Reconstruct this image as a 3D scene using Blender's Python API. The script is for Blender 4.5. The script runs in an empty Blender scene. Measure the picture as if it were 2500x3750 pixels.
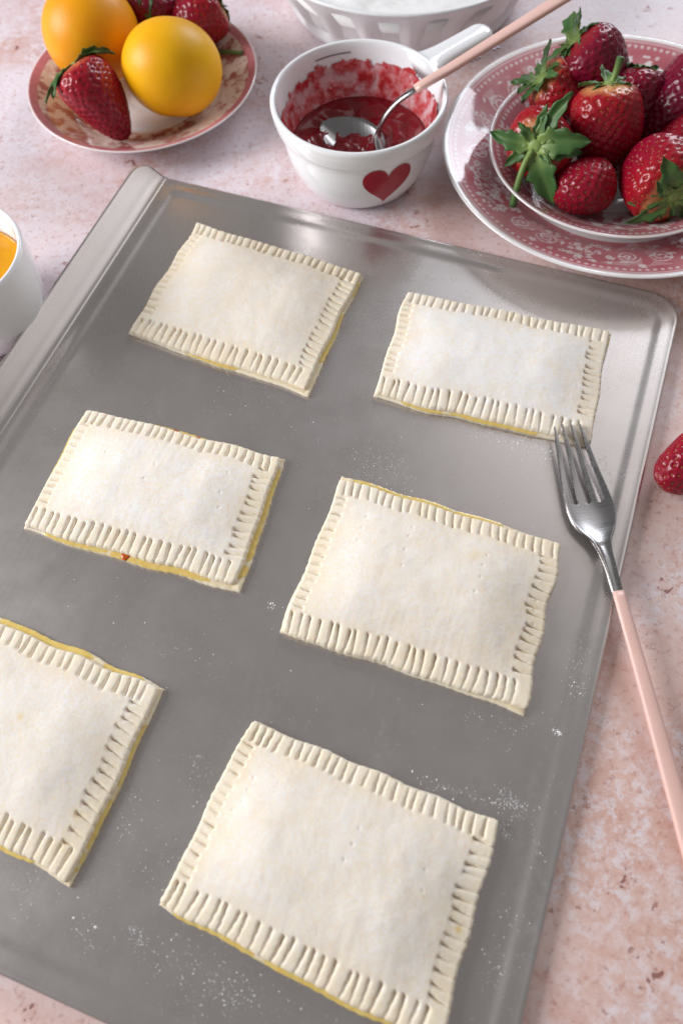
import bpy, bmesh, math, random
import numpy as np
from mathutils import Vector, Matrix

rng = np.random.default_rng(7)
random.seed(7)
scene = bpy.context.scene
col = scene.collection

# ------------------------------------------------------------------ camera
CAM_H = 0.39
FPX = 2850.0                                        # focal length in pixels of the 2500 x 3750 photograph
CR = np.array([0.9964137, -0.0755773, -0.0380491])  # camera right
CU = np.array([0.0846148, 0.8899897, 0.4480611])    # camera up
CF = np.array([0.0, 0.4496737, -0.8931929])         # camera forward
cam_d = bpy.data.cameras.new('camera')
cam = bpy.data.objects.new('camera', cam_d)
col.objects.link(cam)
M = Matrix.Identity(4)
for i in range(3):
    M[i][0], M[i][1], M[i][2] = CR[i], CU[i], -CF[i]
M[2][3] = CAM_H
cam.matrix_world = M
cam_d.sensor_fit = 'VERTICAL'
cam_d.sensor_height = 36.0
cam_d.sensor_width = 24.0
cam_d.lens = FPX / 3750 * 36.0
cam_d.clip_start = 0.01
cam_d.clip_end = 50
cam_d.dof.use_dof = True
cam_d.dof.focus_distance = 0.435
cam_d.dof.aperture_fstop = 6.0
scene.camera = cam

# ------------------------------------------------------------------ light
world = bpy.data.worlds.new('World')
scene.world = world
world.use_nodes = True
bg = world.node_tree.nodes['Background']
bg.inputs[0].default_value = (1.0, 0.975, 0.96, 1)
bg.inputs[1].default_value = 0.22

def area(name, loc, target, sx, sy, watts, color):
    l = bpy.data.lights.new(name, 'AREA')
    l.shape = 'RECTANGLE'; l.size = sx; l.size_y = sy
    l.energy = watts; l.color = color
    o = bpy.data.objects.new(name, l)
    col.objects.link(o)
    o.location = loc
    d = Vector(target) - Vector(loc)
    o.rotation_euler = d.to_track_quat('-Z', 'Y').to_euler()
    return o
area('window_light', (-1.62, 0.42, 0.86), (0.0, 0.25, 0.0), 1.0, 0.85, 44, (0.97, 0.975, 1.0))
area('far_window_light', (1.12, 2.22, 1.16), (0.10, 0.35, 0.0), 1.05, 1.0, 29, (0.86, 0.91, 1.0))

area('pale_wall_bounce', (1.30, 1.35, 1.85), (0.0, 0.30, 0.0), 1.7, 1.5, 5.5, (1.0, 0.95, 0.94))

scene.view_settings.view_transform = 'Standard'
scene.view_settings.look = 'None'
scene.view_settings.exposure = 0.0
scene.view_settings.gamma = 1.0
scene.render.engine = 'CYCLES'

# ------------------------------------------------------------------ helpers
def W(px, py, z):
    """photo pixel -> world point on the horizontal plane at height z"""
    d = (px - 1250) / FPX * CR - (py - 1875) / FPX * CU + CF
    t = (z - CAM_H) / d[2]
    return np.array([d[0] * t, d[1] * t, z])

def lin(r, g, b):
    f = lambda c: (c / 255 / 12.92) if c / 255 <= 0.04045 else ((c / 255 + 0.055) / 1.055) ** 2.4
    return (f(r), f(g), f(b), 1.0)

def smooth(x):
    x = np.clip(x, 0, 1)
    return x * x * (3 - 2 * x)

def catmull(ts, ys, t):
    """monotone-ish cubic through points"""
    ts = np.asarray(ts, float); ys = np.asarray(ys, float)
    m = np.gradient(ys, ts)
    t = np.asarray(t, float)
    i = np.clip(np.searchsorted(ts, t) - 1, 0, len(ts) - 2)
    h = ts[i + 1] - ts[i]; s = (t - ts[i]) / h
    return ((2*s**3 - 3*s**2 + 1) * ys[i] + (s**3 - 2*s**2 + s) * h * m[i]
            + (-2*s**3 + 3*s**2) * ys[i + 1] + (s**3 - s**2) * h * m[i + 1])

def wob(n_terms, lo, hi, amp, seed):
    """smooth 1-D noise: sum of sines"""
    r = np.random.default_rng(seed)
    fr = r.uniform(lo, hi, n_terms); ph = r.uniform(0, 6.28, n_terms)
    am = r.uniform(0.4, 1, n_terms); am *= amp / am.sum()
    return lambda x: sum(a * np.sin(f * x + p) for a, f, p in zip(am, fr, ph))

def vnoise2(x, y, scale, seed):
    """2-D value noise in 0..1"""
    r = np.random.default_rng(seed)
    G = r.random((64, 64))
    X = np.asarray(x) * scale; Y = np.asarray(y) * scale
    xi = np.floor(X).astype(int); yi = np.floor(Y).astype(int)
    fx = X - xi; fy = Y - yi
    fx = fx * fx * (3 - 2 * fx); fy = fy * fy * (3 - 2 * fy)
    a = G[xi % 64, yi % 64]; b = G[(xi + 1) % 64, yi % 64]
    c = G[xi % 64, (yi + 1) % 64]; d = G[(xi + 1) % 64, (yi + 1) % 64]
    return (a * (1 - fx) + b * fx) * (1 - fy) + (c * (1 - fx) + d * fx) * fy

def fbm2(x, y, scale, seed, octv=3):
    s = 0; a = 1; tot = 0
    for k in range(octv):
        s = s + a * vnoise2(x, y, scale * 2 ** k, seed + k); tot += a; a *= 0.5
    return s / tot

def mkmesh(name, verts, faces, smooth_shade=True, attrs=None, colors=None):
    me = bpy.data.meshes.new(name)
    verts = np.asarray(verts, float)
    me.from_pydata(verts.tolist(), [], [tuple(int(i) for i in f) for f in faces])
    if smooth_shade:
        me.polygons.foreach_set('use_smooth', np.ones(len(me.polygons), bool))
    for k, v in (attrs or {}).items():
        a = me.attributes.new(k, 'FLOAT', 'POINT')
        a.data.foreach_set('value', np.asarray(v, np.float32))
    if colors is not None:
        a = me.attributes.new('Col', 'FLOAT_COLOR', 'POINT')
        c = np.ones((len(verts), 4), np.float32); c[:, :3] = colors
        a.data.foreach_set('color', c.ravel())
    me.update()
    return me

def obj(name, me, mat=None, parent=None):
    if mat is not None and len(me.materials) == 0:
        me.materials.append(mat)
    o = bpy.data.objects.new(name, me)
    col.objects.link(o)
    if parent is not None:
        o.parent = parent
    return o

def tag(o, label, cat, group=None, kind=None):
    if label: o['label'] = label
    if cat: o['category'] = cat
    if group: o['group'] = group
    if kind: o['kind'] = kind
    return o

def thing(name, label, cat, loc=(0, 0, 0), rotz=0.0, group=None, mat3=None):
    o = bpy.data.objects.new(name, None)
    o.empty_display_size = 0.02
    col.objects.link(o)
    if mat3 is not None:
        m = Matrix.Identity(4)
        for i in range(3):
            for j in range(3):
                m[i][j] = mat3[i][j]
            m[i][3] = loc[i]
        o.matrix_world = m
    else:
        o.location = loc; o.rotation_euler = (0, 0, rotz)
    return tag(o, label, cat, group)

def grid_faces(nu, nv, wrap_u=False, off=0):
    """indices i*nv+j, i in nu, j in nv"""
    i = np.arange(nu if wrap_u else nu - 1)[:, None]
    j = np.arange(nv - 1)[None, :]
    i2 = (i + 1) % nu
    a = i * nv + j; b = i2 * nv + j; c = i2 * nv + j + 1; d = i * nv + j + 1
    return (np.stack([a, b, c, d], -1).reshape(-1, 4) + off).tolist()

def lathe(profile, n=96, flute=None):
    """profile list of (r, z) from bottom-axis outward, up and back in; closed at the axis"""
    P = np.asarray(profile, float)
    th = np.linspace(0, 2 * np.pi, n, endpoint=False)
    r = P[:, 0][None, :].repeat(n, 0)
    if flute is not None:
        r = r + flute(th[:, None], P[None, :, 0], P[None, :, 1])
    v = np.stack([r * np.cos(th)[:, None], r * np.sin(th)[:, None], P[:, 1][None, :].repeat(n, 0)], -1).reshape(-1, 3)
    return v, grid_faces(n, len(P), True), th

def resample(profile, n):
    P = np.asarray(profile, float)
    s = np.r_[0, np.cumsum(np.hypot(*np.diff(P, axis=0).T))]
    t = np.linspace(0, s[-1], n)
    return np.stack([np.interp(t, s, P[:, 0]), np.interp(t, s, P[:, 1])], 1)

def smooth_profile(profile, n):
    P = np.asarray(profile, float)
    s = np.r_[0, np.cumsum(np.hypot(*np.diff(P, axis=0).T))]
    t = np.linspace(0, s[-1], n)
    out = np.stack([catmull(s, P[:, 0], t), catmull(s, P[:, 1], t)], 1)
    out[:, 0] = np.maximum(out[:, 0], 0)
    return out

def sweep(pts, sect, ups=None, closed_ends=True):
    """sweep cross-sections (list of (k,2) arrays) along 3-D points"""
    pts = np.asarray(pts, float)
    T = np.gradient(pts, axis=0)
    T /= np.linalg.norm(T, axis=1)[:, None]
    V = []
    k = len(sect[0])
    for i, p in enumerate(pts):
        up = np.array([0, 0, 1.0]) if ups is None else np.asarray(ups[i], float)
        s = np.cross(T[i], up); s /= np.linalg.norm(s)
        u = np.cross(s, T[i])
        V.append(p + sect[i][:, :1] * s + sect[i][:, 1:] * u)
    V = np.concatenate(V)
    F = []
    n = len(pts)
    for i in range(n - 1):
        for j in range(k):
            a = i * k + j; b = i * k + (j + 1) % k
            F.append((a, b, b + k, a + k))
    if closed_ends:
        F.append(tuple(range(k))[::-1])
        F.append(tuple(range((n - 1) * k, n * k)))
    return V, F

def superellipse(w, h, k=16, e=2.0):
    t = np.linspace(0, 2 * np.pi, k, endpoint=False)
    c, s = np.cos(t), np.sin(t)
    return np.stack([w / 2 * np.sign(c) * np.abs(c) ** (2 / e), h / 2 * np.sign(s) * np.abs(s) ** (2 / e)], 1)

def fix_normals(me):
    bm = bmesh.new(); bm.from_mesh(me)
    bmesh.ops.recalc_face_normals(bm, faces=bm.faces)
    bm.to_mesh(me); bm.free()
    return me

# ------------------------------------------------------------------ materials
class NT:
    def __init__(self, name):
        self.m = bpy.data.materials.new(name); self.m.use_nodes = True
        self.t = self.m.node_tree
        self.b = self.t.nodes['Principled BSDF']
    def n(self, typ, **kw):
        nd = self.t.nodes.new(typ)
        for k, v in kw.items():
            if k.startswith('i_'):
                key = k[2:]
                key = int(key) if key.isdigit() else key
                nd.inputs[key].default_value = v
            else:
                setattr(nd, k, v)
        return nd
    def l(self, a, b):
        self.t.links.new(a, b)
    def set(self, **kw):
        for k, v in kw.items():
            self.b.inputs[k.replace('_', ' ')].default_value = v
    def coord(self, kind='Object'):
        return self.n('ShaderNodeTexCoord').outputs[kind]
    def mapping(self, src, scale=(1, 1, 1), rot=(0, 0, 0), loc=(0, 0, 0)):
        mp = self.n('ShaderNodeMapping')
        mp.inputs['Scale'].default_value = scale; mp.inputs['Rotation'].default_value = rot
        mp.inputs['Location'].default_value = loc
        self.l(src, mp.inputs['Vector']); return mp.outputs[0]
    def noise(self, src, scale, detail=4, rough=0.55, dist=0.0, out='Fac'):
        nd = self.n('ShaderNodeTexNoise')
        nd.inputs['Scale'].default_value = scale; nd.inputs['Detail'].default_value = detail
        nd.inputs['Roughness'].default_value = rough; nd.inputs['Distortion'].default_value = dist
        if src is not None: self.l(src, nd.inputs['Vector'])
        return nd.outputs[out]
    def ramp(self, src, stops, interp='LINEAR'):
        nd = self.n('ShaderNodeValToRGB')
        nd.color_ramp.interpolation = interp
        e = nd.color_ramp.elements
        while len(e) < len(stops): e.new(0.5)
        for el, (p, c) in zip(e, stops):
            el.position = p
            el.color = c if not isinstance(c, (int, float)) else (c, c, c, 1)
        self.l(src, nd.inputs[0]); return nd.outputs[0]
    def mix(self, fac, a, b, blend='MIX'):
        nd = self.n('ShaderNodeMix', data_type='RGBA', blend_type=blend)
        for sock, v in ((nd.inputs[0], fac), (nd.inputs[6], a), (nd.inputs[7], b)):
            if hasattr(v, 'is_linked'): self.l(v, sock)
            else: sock.default_value = v
        return nd.outputs[2]
    def math(self, op, a, b=0.0):
        nd = self.n('ShaderNodeMath', operation=op)
        for sock, v in ((nd.inputs[0], a), (nd.inputs[1], b)):
            if hasattr(v, 'is_linked'): self.l(v, sock)
            else: sock.default_value = v
        return nd.outputs[0]
    def attr(self, name, out='Fac'):
        return self.n('ShaderNodeAttribute', attribute_name=name).outputs[out]
    def bump(self, h, strength, dist, normal=None):
        nd = self.n('ShaderNodeBump')
        nd.inputs['Strength'].default_value = strength; nd.inputs['Distance'].default_value = dist
        self.l(h, nd.inputs['Height'])
        if normal is not None: self.l(normal, nd.inputs['Normal'])
        self.l(nd.outputs[0], self.b.inputs['Normal'])
        return nd.outputs[0]

def plain(name, color, rough=0.4, metallic=0.0, spec=0.5, coat=0.0, noise_amt=0.04, noise_scale=60, bump=0.0, sss=0.0):
    t = NT(name)
    c = t.coord()
    nz = t.noise(c, noise_scale, 3)
    dark = tuple(x * (1 - noise_amt * 2.5) for x in color[:3]) + (1,)
    t.l(t.mix(t.ramp(nz, [(0.35, 0.0), (0.7, 1.0)]), dark, color), t.b.inputs['Base Color'])
    t.l(t.ramp(nz, [(0.3, max(0.02, rough - 0.05)), (0.75, min(1, rough + 0.06))]), t.b.inputs['Roughness'])
    t.set(Metallic=metallic, Specular_IOR_Level=spec, Coat_Weight=coat)
    if sss:
        t.set(Subsurface_Weight=sss, Subsurface_Scale=0.003)
    if bump:
        t.bump(t.noise(c, noise_scale * 12, 3), bump, 0.0005)
    return t.m

# --- tabletop: matt board printed with a weathered pink plaster
def mat_table():
    t = NT('printed_plaster')
    c = t.coord()
    big = t.noise(c, 3.6, 6, 0.62, 0.4)
    mid = t.noise(t.mapping(c, loc=(3.1, 1.7, 0)), 13, 6, 0.62, 0.5)
    crumb = t.noise(t.mapping(c, loc=(1.3, 5.2, 0)), 130, 9, 0.82, 0.3)
    fine = t.noise(c, 260, 6, 0.7)
    grain = t.noise(c, 700, 3, 0.6)
    sx = t.n('ShaderNodeSeparateXYZ'); t.l(c, sx.inputs[0])
    drift = t.math('MULTIPLY', t.math('SUBTRACT', t.math('SUBTRACT', sx.outputs[1], sx.outputs[0]), 0.20), 0.30)
    base = t.mix(t.ramp(t.math('ADD', big, drift), [(0.38, 0.0), (0.62, 1.0)]), lin(226, 196, 186), lin(223, 211, 218))
    # salmon and rust stains, broken up by grain
    rust = t.noise(t.mapping(c, loc=(7.3, 2.2, 0)), 8, 7, 0.68, 0.8)
    rust_m = t.math('MULTIPLY', t.ramp(rust, [(0.46, 0.0), (0.64, 1.0)]), t.ramp(crumb, [(0.40, 1.0), (0.62, 0.25)]))
    base = t.mix(t.math('MULTIPLY', rust_m, 0.70), base, lin(200, 144, 122))
    # chalky crumbs
    chalk = t.math('MULTIPLY', t.ramp(mid, [(0.42, 0.0), (0.60, 1.0)]), t.ramp(crumb, [(0.48, 0.0), (0.57, 1.0)]))
    base = t.mix(t.math('MULTIPLY', chalk, 0.72), base, lin(232, 226, 233))
    base = t.mix(t.math('MULTIPLY', t.ramp(fine, [(0.36, 1.0), (0.46, 0.0)]), 0.55), base, lin(184, 130, 116))
    # round pits, a random few of the cells
    def pits(scale, keep, r0, r1, loc):
        v = t.n('ShaderNodeTexVoronoi'); v.inputs['Scale'].default_value = scale
        t.l(t.mix(0.030 * 60 / scale, t.mapping(c, loc=loc), t.noise(c, scale * 1.6, 4, 0.6, 0.0, 'Color')), v.inputs['Vector'])
        sep = t.n('ShaderNodeSeparateColor'); t.l(v.outputs['Color'], sep.inputs[0])
        on = t.math('GREATER_THAN', sep.outputs[0], keep)
        size = t.math('ADD', r0, t.math('MULTIPLY', sep.outputs[1], r1))
        d = t.math('DIVIDE', v.outputs['Distance'], size)
        return on, d
    worn = t.ramp(t.noise(t.mapping(c, loc=(4.1, 9.2, 0)), 9, 4, 0.6), [(0.40, 0.25), (0.60, 1.0)])
    on, d1 = pits(62, 0.70, 0.06, 0.15, (0, 0, 0))
    p1 = t.math('MULTIPLY', on, t.ramp(d1, [(0.75, 1.0), (1.0, 0.0)]))
    h1 = t.math('MULTIPLY', on, t.ramp(d1, [(0.9, 1.0), (2.0, 0.0)]) if False else t.ramp(t.math('MULTIPLY', d1, 0.5), [(0.5, 1.0), (0.95, 0.0)]))
    on2, d2 = pits(150, 0.62, 0.09, 0.18, (3, 1, 0))
    p2 = t.math('MULTIPLY', t.math('MULTIPLY', on2, t.ramp(d2, [(0.7, 1.0), (1.0, 0.0)])), worn)
    base = t.mix(t.math('MULTIPLY', h1, 0.35), base, lin(196, 138, 120))
    base = t.mix(t.math('MULTIPLY', p1, 0.80), base, lin(132, 72, 64))
    base = t.mix(t.math('MULTIPLY', p2, 0.65), base, lin(150, 88, 78))
    # pale blisters with a brown margin
    on3, d3 = pits(26, 0.84, 0.10, 0.16, (6, 2, 0))
    wx = t.math('ADD', d3, t.math('MULTIPLY', t.math('SUBTRACT', crumb, 0.5), 2.2))
    bl = t.math('MULTIPLY', on3, t.ramp(wx, [(0.80, 1.0), (0.92, 0.0)]))
    rim = t.math('MULTIPLY', on3, t.ramp(t.math('MULTIPLY', wx, 0.5), [(0.42, 0.0), (0.47, 1.0), (0.53, 0.0)]))
    base = t.mix(t.math('MULTIPLY', bl, 0.75), base, lin(230, 214, 218))
    base = t.mix(t.math('MULTIPLY', rim, 0.7), base, lin(170, 112, 100))
    base = t.mix(t.math('MULTIPLY', grain, 0.08), base, lin(150, 110, 105))
    t.l(base, t.b.inputs['Base Color'])
    t.l(t.ramp(fine, [(0.3, 0.42), (0.7, 0.54)]), t.b.inputs['Roughness'])
    t.set(Specular_IOR_Level=0.5)
    hgt = t.math('SUBTRACT', t.math('ADD', t.math('MULTIPLY', grain, 0.2), t.math('ADD', t.math('MULTIPLY', crumb, 0.6), t.math('MULTIPLY', bl, 0.6))), t.math('ADD', p1, p2))
    t.bump(hgt, 0.4, 0.0008)
    return t.m

def mat_tray():
    t = NT('brushed_aluminium')
    c = t.coord()
    streak = t.noise(t.mapping(c, scale=(900, 14, 1)), 1.0, 3, 0.6)
    smudge = t.noise(c, 16, 5, 0.6, 0.5)
    film = t.noise(t.mapping(c, loc=(3, 1, 0)), 40, 5, 0.65)
    base = t.mix(t.ramp(smudge, [(0.35, 0.0), (0.7, 1.0)]), (0.61, 0.565, 0.545, 1), (0.645, 0.60, 0.58, 1))
    base = t.mix(t.math('MULTIPLY', streak, 0.18), base, (0.42, 0.395, 0.385, 1))
    smear = t.noise(t.mapping(c, scale=(30, 9, 1), rot=(0, 0, 0.5), loc=(2, 5, 0)), 1.0, 7, 0.7, 0.8)
    smear = t.math('MULTIPLY', t.ramp(smear, [(0.55, 0.0), (0.75, 1.0)]), t.ramp(t.noise(t.mapping(c, loc=(8, 3, 0)), 230, 4, 0.7), [(0.42, 0.0), (0.64, 0.13)]))
    base = t.mix(smear, base, (0.72, 0.71, 0.71, 1))
    t.l(base, t.b.inputs['Base Color'])
    t.l(t.math('SUBTRACT', 0.88, t.math('MULTIPLY', smear, 0.8)), t.b.inputs['Metallic'])
    r = t.math('ADD', t.ramp(film, [(0.3, 0.23), (0.75, 0.29)]), t.math('MULTIPLY', streak, 0.05))
    t.l(r, t.b.inputs['Roughness'])
    t.bump(streak, 0.03, 0.0002)
    return t.m

def mat_dough(seed, flour):
    t = NT('raw_dough')
    c = t.coord()
    big = t.noise(t.mapping(c, loc=(seed, seed * 2.1, 0)), 26, 4, 0.6, 0.3)
    powder = t.noise(t.mapping(c, loc=(seed * 3.3, 0, 1)), 520, 5, 0.8)
    patch = t.noise(t.mapping(c, loc=(0, seed, 2)), 70, 5, 0.7)
    mid = t.attr('mid')
    base = t.mix(t.ramp(big, [(0.35, 0.0), (0.68, 1.0)]), (0.855, 0.715, 0.515, 1), (0.865, 0.755, 0.59, 1))
    # dry flour left on the surface
    f1 = t.ramp(powder, [(0.43 - 0.06 * flour, 0.0), (0.56, 1.0)])
    f2 = t.ramp(patch, [(0.30, 0.45), (0.66, 1.0)])
    fl = t.math('MULTIPLY', t.math('MULTIPLY', f1, f2), t.math('MULTIPLY', t.math('ADD', 0.6, t.math('MULTIPLY', mid, 0.4)), flour))
    fl = t.math('ADD', t.math('MULTIPLY', fl, 0.75), t.math('MULTIPLY', t.math('MULTIPLY', mid, f2), 0.36 * flour))
    base = t.mix(t.math('MINIMUM', fl, 0.95), base, (0.895, 0.865, 0.845, 1))
    egg = t.attr('egg')
    base = t.mix(egg, base, (0.80, 0.55, 0.16, 1))
    t.l(base, t.b.inputs['Base Color'])
    t.l(t.math('SUBTRACT', 0.72, t.math('MULTIPLY', egg, 0.50)), t.b.inputs['Roughness'])
    t.set(Specular_IOR_Level=0.35, Subsurface_Weight=0.28, Subsurface_Scale=0.004)
    t.b.inputs['Subsurface Radius'].default_value = (1.0, 0.62, 0.30)
    h = t.math('ADD', t.math('MULTIPLY', powder, 0.8), t.math('MULTIPLY', patch, 0.35))
    t.bump(h, 0.55, 0.0007)
    return t.m

def mat_egg():
    t = NT('egg_wash')
    c = t.coord()
    t.l(t.mix(t.noise(c, 240, 3), (0.76, 0.47, 0.08, 1), (0.82, 0.65, 0.28, 1)), t.b.inputs['Base Color'])
    t.set(Roughness=0.07, Specular_IOR_Level=0.6, Subsurface_Weight=0.25, Subsurface_Scale=0.003)
    return t.m

def mat_porcelain(name, color=(0.90, 0.905, 0.92, 1), rough=0.1):
    t = NT(name)
    c = t.coord()
    nz = t.noise(c, 18, 3)
    t.l(t.mix(nz, tuple(x * 0.97 for x in color[:3]) + (1,), color), t.b.inputs['Base Color'])
    t.l(t.ramp(t.noise(c, 50, 3), [(0.3, rough), (0.75, rough + 0.06)]), t.b.inputs['Roughness'])
    t.set(Specular_IOR_Level=0.55, Coat_Weight=0.2, Coat_Roughness=0.05)
    t.bump(nz, 0.08, 0.002)
    return t.m

def mat_printed():
    t = NT('transferware_glaze')
    t.l(t.attr('Col', 'Color'), t.b.inputs['Base Color'])
    c = t.coord()
    t.l(t.ramp(t.noise(c, 40, 3), [(0.3, 0.045), (0.75, 0.07)]), t.b.inputs['Roughness'])
    t.set(Specular_IOR_Level=0.55, Coat_Weight=0.08, Coat_Roughness=0.05)
    t.bump(t.noise(c, 30, 2), 0.08, 0.002)
    return t.m

def mat_berry(name, tip, mid, shoulder, neck):
    t = NT(name)
    c = t.coord()
    s = t.attr('t')
    s = t.math('ADD', s, t.math('MULTIPLY', t.math('SUBTRACT', t.noise(c, 60, 3), 0.5), 0.14))
    base = t.ramp(s, [(0.05, tip), (0.5, mid), (0.93, shoulder), (1.0, neck)])
    base = t.mix(t.ramp(t.noise(c, 150, 3), [(0.35, 0.0), (0.75, 0.55)]), base, tuple(x * 0.55 for x in mid[:3]) + (1,))
    t.l(base, t.b.inputs['Base Color'])
    t.set(Roughness=0.24, Specular_IOR_Level=0.38, Subsurface_Weight=0.03, Subsurface_Scale=0.003)
    t.b.inputs['Subsurface Radius'].default_value = (1.0, 0.25, 0.15)
    t.bump(t.noise(c, 900, 2), 0.15, 0.0004)
    return t.m

def mat_leaf():
    t = NT('strawberry_leaf')
    c = t.coord()
    base = t.mix(t.noise(c, 140, 3), (0.026, 0.080, 0.018, 1), (0.070, 0.160, 0.040, 1))
    base = t.mix(t.attr('pale'), base, (0.26, 0.36, 0.10, 1))
    t.l(base, t.b.inputs['Base Color'])
    t.set(Roughness=0.45, Specular_IOR_Level=0.4)
    t.bump(t.noise(c, 700, 2), 0.2, 0.0004)
    return t.m

def mat_citrus(name, a, b):
    t = NT(name)
    c = t.coord()
    t.l(t.mix(t.ramp(t.noise(c, 28, 3), [(0.35, 0.0), (0.7, 1.0)]), a, b), t.b.inputs['Base Color'])
    t.set(Roughness=0.42, Specular_IOR_Level=0.28)
    v = t.n('ShaderNodeTexVoronoi'); v.inputs['Scale'].default_value = 620
    t.l(c, v.inputs['Vector'])
    t.bump(v.outputs['Distance'], 0.12, 0.0005)
    return t.m

def mat_jam():
    t = NT('strawberry_jam')
    c = t.coord()
    th = t.attr('thick')
    base = t.ramp(th, [(0.0, (0.78, 0.50, 0.52, 1)), (0.25, (0.68, 0.24, 0.25, 1)), (0.62, (0.58, 0.06, 0.065, 1)), (0.80, (0.42, 0.014, 0.018, 1)), (1.0, (0.22, 0.004, 0.010, 1))])
    base = t.mix(t.math('MULTIPLY', t.noise(c, 160, 3), 0.35), base, (0.10, 0.003, 0.008, 1))
    t.l(base, t.b.inputs['Base Color'])
    t.set(Roughness=0.16, Specular_IOR_Level=0.55, Subsurface_Weight=0.1, Subsurface_Scale=0.002)
    t.bump(t.noise(c, 200, 2), 0.12, 0.0008)
    return t.m

def mat_steel(name='polished_steel', rough=0.22):
    t = NT(name)
    c = t.coord()
    s = t.noise(t.mapping(c, scale=(1400, 40, 40)), 1.0, 3, 0.6)
    t.l(t.mix(s, (0.29, 0.285, 0.29, 1), (0.39, 0.38, 0.38, 1)), t.b.inputs['Base Color'])
    t.set(Metallic=1.0)
    t.l(t.ramp(s, [(0.3, rough), (0.8, rough + 0.10)]), t.b.inputs['Roughness'])
    return t.m

M_TABLE = mat_table()
M_TRAY = mat_tray()
M_EGG = mat_egg()
M_WHITE = mat_porcelain('white_porcelain')
M_CREAMW = mat_porcelain('white_stoneware', (0.86, 0.865, 0.88, 1), 0.22)
M_PRINT = mat_printed()
M_LEAF = mat_leaf()
M_JAM = mat_jam()
M_STEEL = mat_steel()
M_PINK = plain('pink_enamel', (0.82, 0.53, 0.46, 1), 0.32, noise_amt=0.02)
M_HEART = plain('red_glaze', (0.40, 0.006, 0.024, 1), 0.18, noise_amt=0.04)
M_GREY = plain('grey_print', (0.24, 0.20, 0.25, 1), 0.4)
M_FLOUR = plain('flour', (0.88, 0.87, 0.86, 1), 0.9, spec=0.1, noise_amt=0.03, noise_scale=300, bump=0.3)
M_SEED = plain('berry_seed', (0.44, 0.20, 0.04, 1), 0.4, noise_amt=0.15, noise_scale=400)
M_SEED_D = plain('dark_berry_seed', (0.22, 0.03, 0.03, 1), 0.4, noise_amt=0.15, noise_scale=400)
M_YOLK = plain('beaten_egg', (0.80, 0.36, 0.012, 1), 0.12, noise_amt=0.05, noise_scale=40)
M_LEMON = mat_citrus('lemon_peel', (0.84, 0.39, 0.002, 1), (0.87, 0.46, 0.005, 1))
M_ORANGE = mat_citrus('deep_lemon_peel', (0.84, 0.30, 0.002, 1), (0.87, 0.37, 0.004, 1))
M_BERRY = mat_berry('ripe_strawberry', (0.27, 0.004, 0.022, 1), (0.31, 0.005, 0.022, 1), (0.36, 0.008, 0.018, 1), (0.60, 0.14, 0.06, 1))
M_BERRY_P = mat_berry('pale_necked_strawberry', (0.26, 0.004, 0.022, 1), (0.28, 0.004, 0.022, 1), (0.38, 0.009, 0.014, 1), (0.76, 0.38, 0.14, 1))
M_BERRY_D = mat_berry('dark_strawberry', (0.17, 0.003, 0.026, 1), (0.18, 0.003, 0.028, 1), (0.22, 0.005, 0.026, 1), (0.34, 0.02, 0.02, 1))

# ------------------------------------------------------------------ tabletop
v = [(-0.9, -0.5, 0), (1.0, -0.5, 0), (1.0, 1.25, 0), (-0.9, 1.25, 0),
     (-0.9, -0.5, -0.02), (1.0, -0.5, -0.02), (1.0, 1.25, -0.02), (-0.9, 1.25, -0.02)]
f = [(0, 1, 2, 3), (7, 6, 5, 4), (0, 4, 5, 1), (1, 5, 6, 2), (2, 6, 7, 3), (3, 7, 4, 0)]
tb = obj('tabletop', mkmesh('tabletop', v, f, False), M_TABLE)
tb['kind'] = 'structure'

# ------------------------------------------------------------------ baking sheet
YAW = -0.42527
TX0, TX1, TY0, TY1 = -0.2909, 0.0718, -0.0821, 0.3870    # in the sheet's own frame about the world origin
TCX, TCY = (TX0 + TX1) / 2, (TY0 + TY1) / 2
cy_, sy_ = math.cos(YAW), math.sin(YAW)
tray_loc = (cy_ * TCX - sy_ * TCY, sy_ * TCX + cy_ * TCY, 0.0)
tray = thing('baking_sheet', 'large brushed aluminium baking sheet with raised left rim under the pastries', 'baking sheet', tray_loc, YAW)
hx, hy = (TX1 - TX0) / 2, (TY1 - TY0) / 2
Z_PAN = 0.0040          # floor of the sheet, where the pastries lie

def rrect(hx, hy, r, n=10, sub=14):
    pts = []
    for (sx, sy, a0) in ((1, 1, 0), (-1, 1, 90), (-1, -1, 180), (1, -1, 270)):
        rr = r if not (sx < 0) else min(r, 0.004)
        cx, cy = sx * (hx - rr), sy * (hy - rr)
        for k in range(n + 1):
            a = math.radians(a0 + 90 * k / n)
            pts.append((cx + rr * math.cos(a), cy + rr * math.sin(a)))
    out = []
    for i, p in enumerate(pts):
        q = pts[(i + 1) % len(pts)]
        d = math.hypot(q[0] - p[0], q[1] - p[1])
        m = sub if d > 0.05 else 1
        for k in range(m):
            out.append((p[0] + (q[0] - p[0]) * k / m, p[1] + (q[1] - p[1]) * k / m))
    return np.array(out)

def loops_mesh(loops):
    V = []; F = []
    n = len(loops[0][0])
    for (P, z) in loops:
        V += [(x, y, z) for x, y in P]
    for i in range(len(loops) - 1):
        for j in range(n):
            a = i * n + j; b = i * n + (j + 1) % n
            F.append((a, b, b + n, a + n))
    F.append(tuple(range((len(loops) - 1) * n, len(loops) * n)))
    F.append(tuple(range(n))[::-1])
    return V, F

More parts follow.
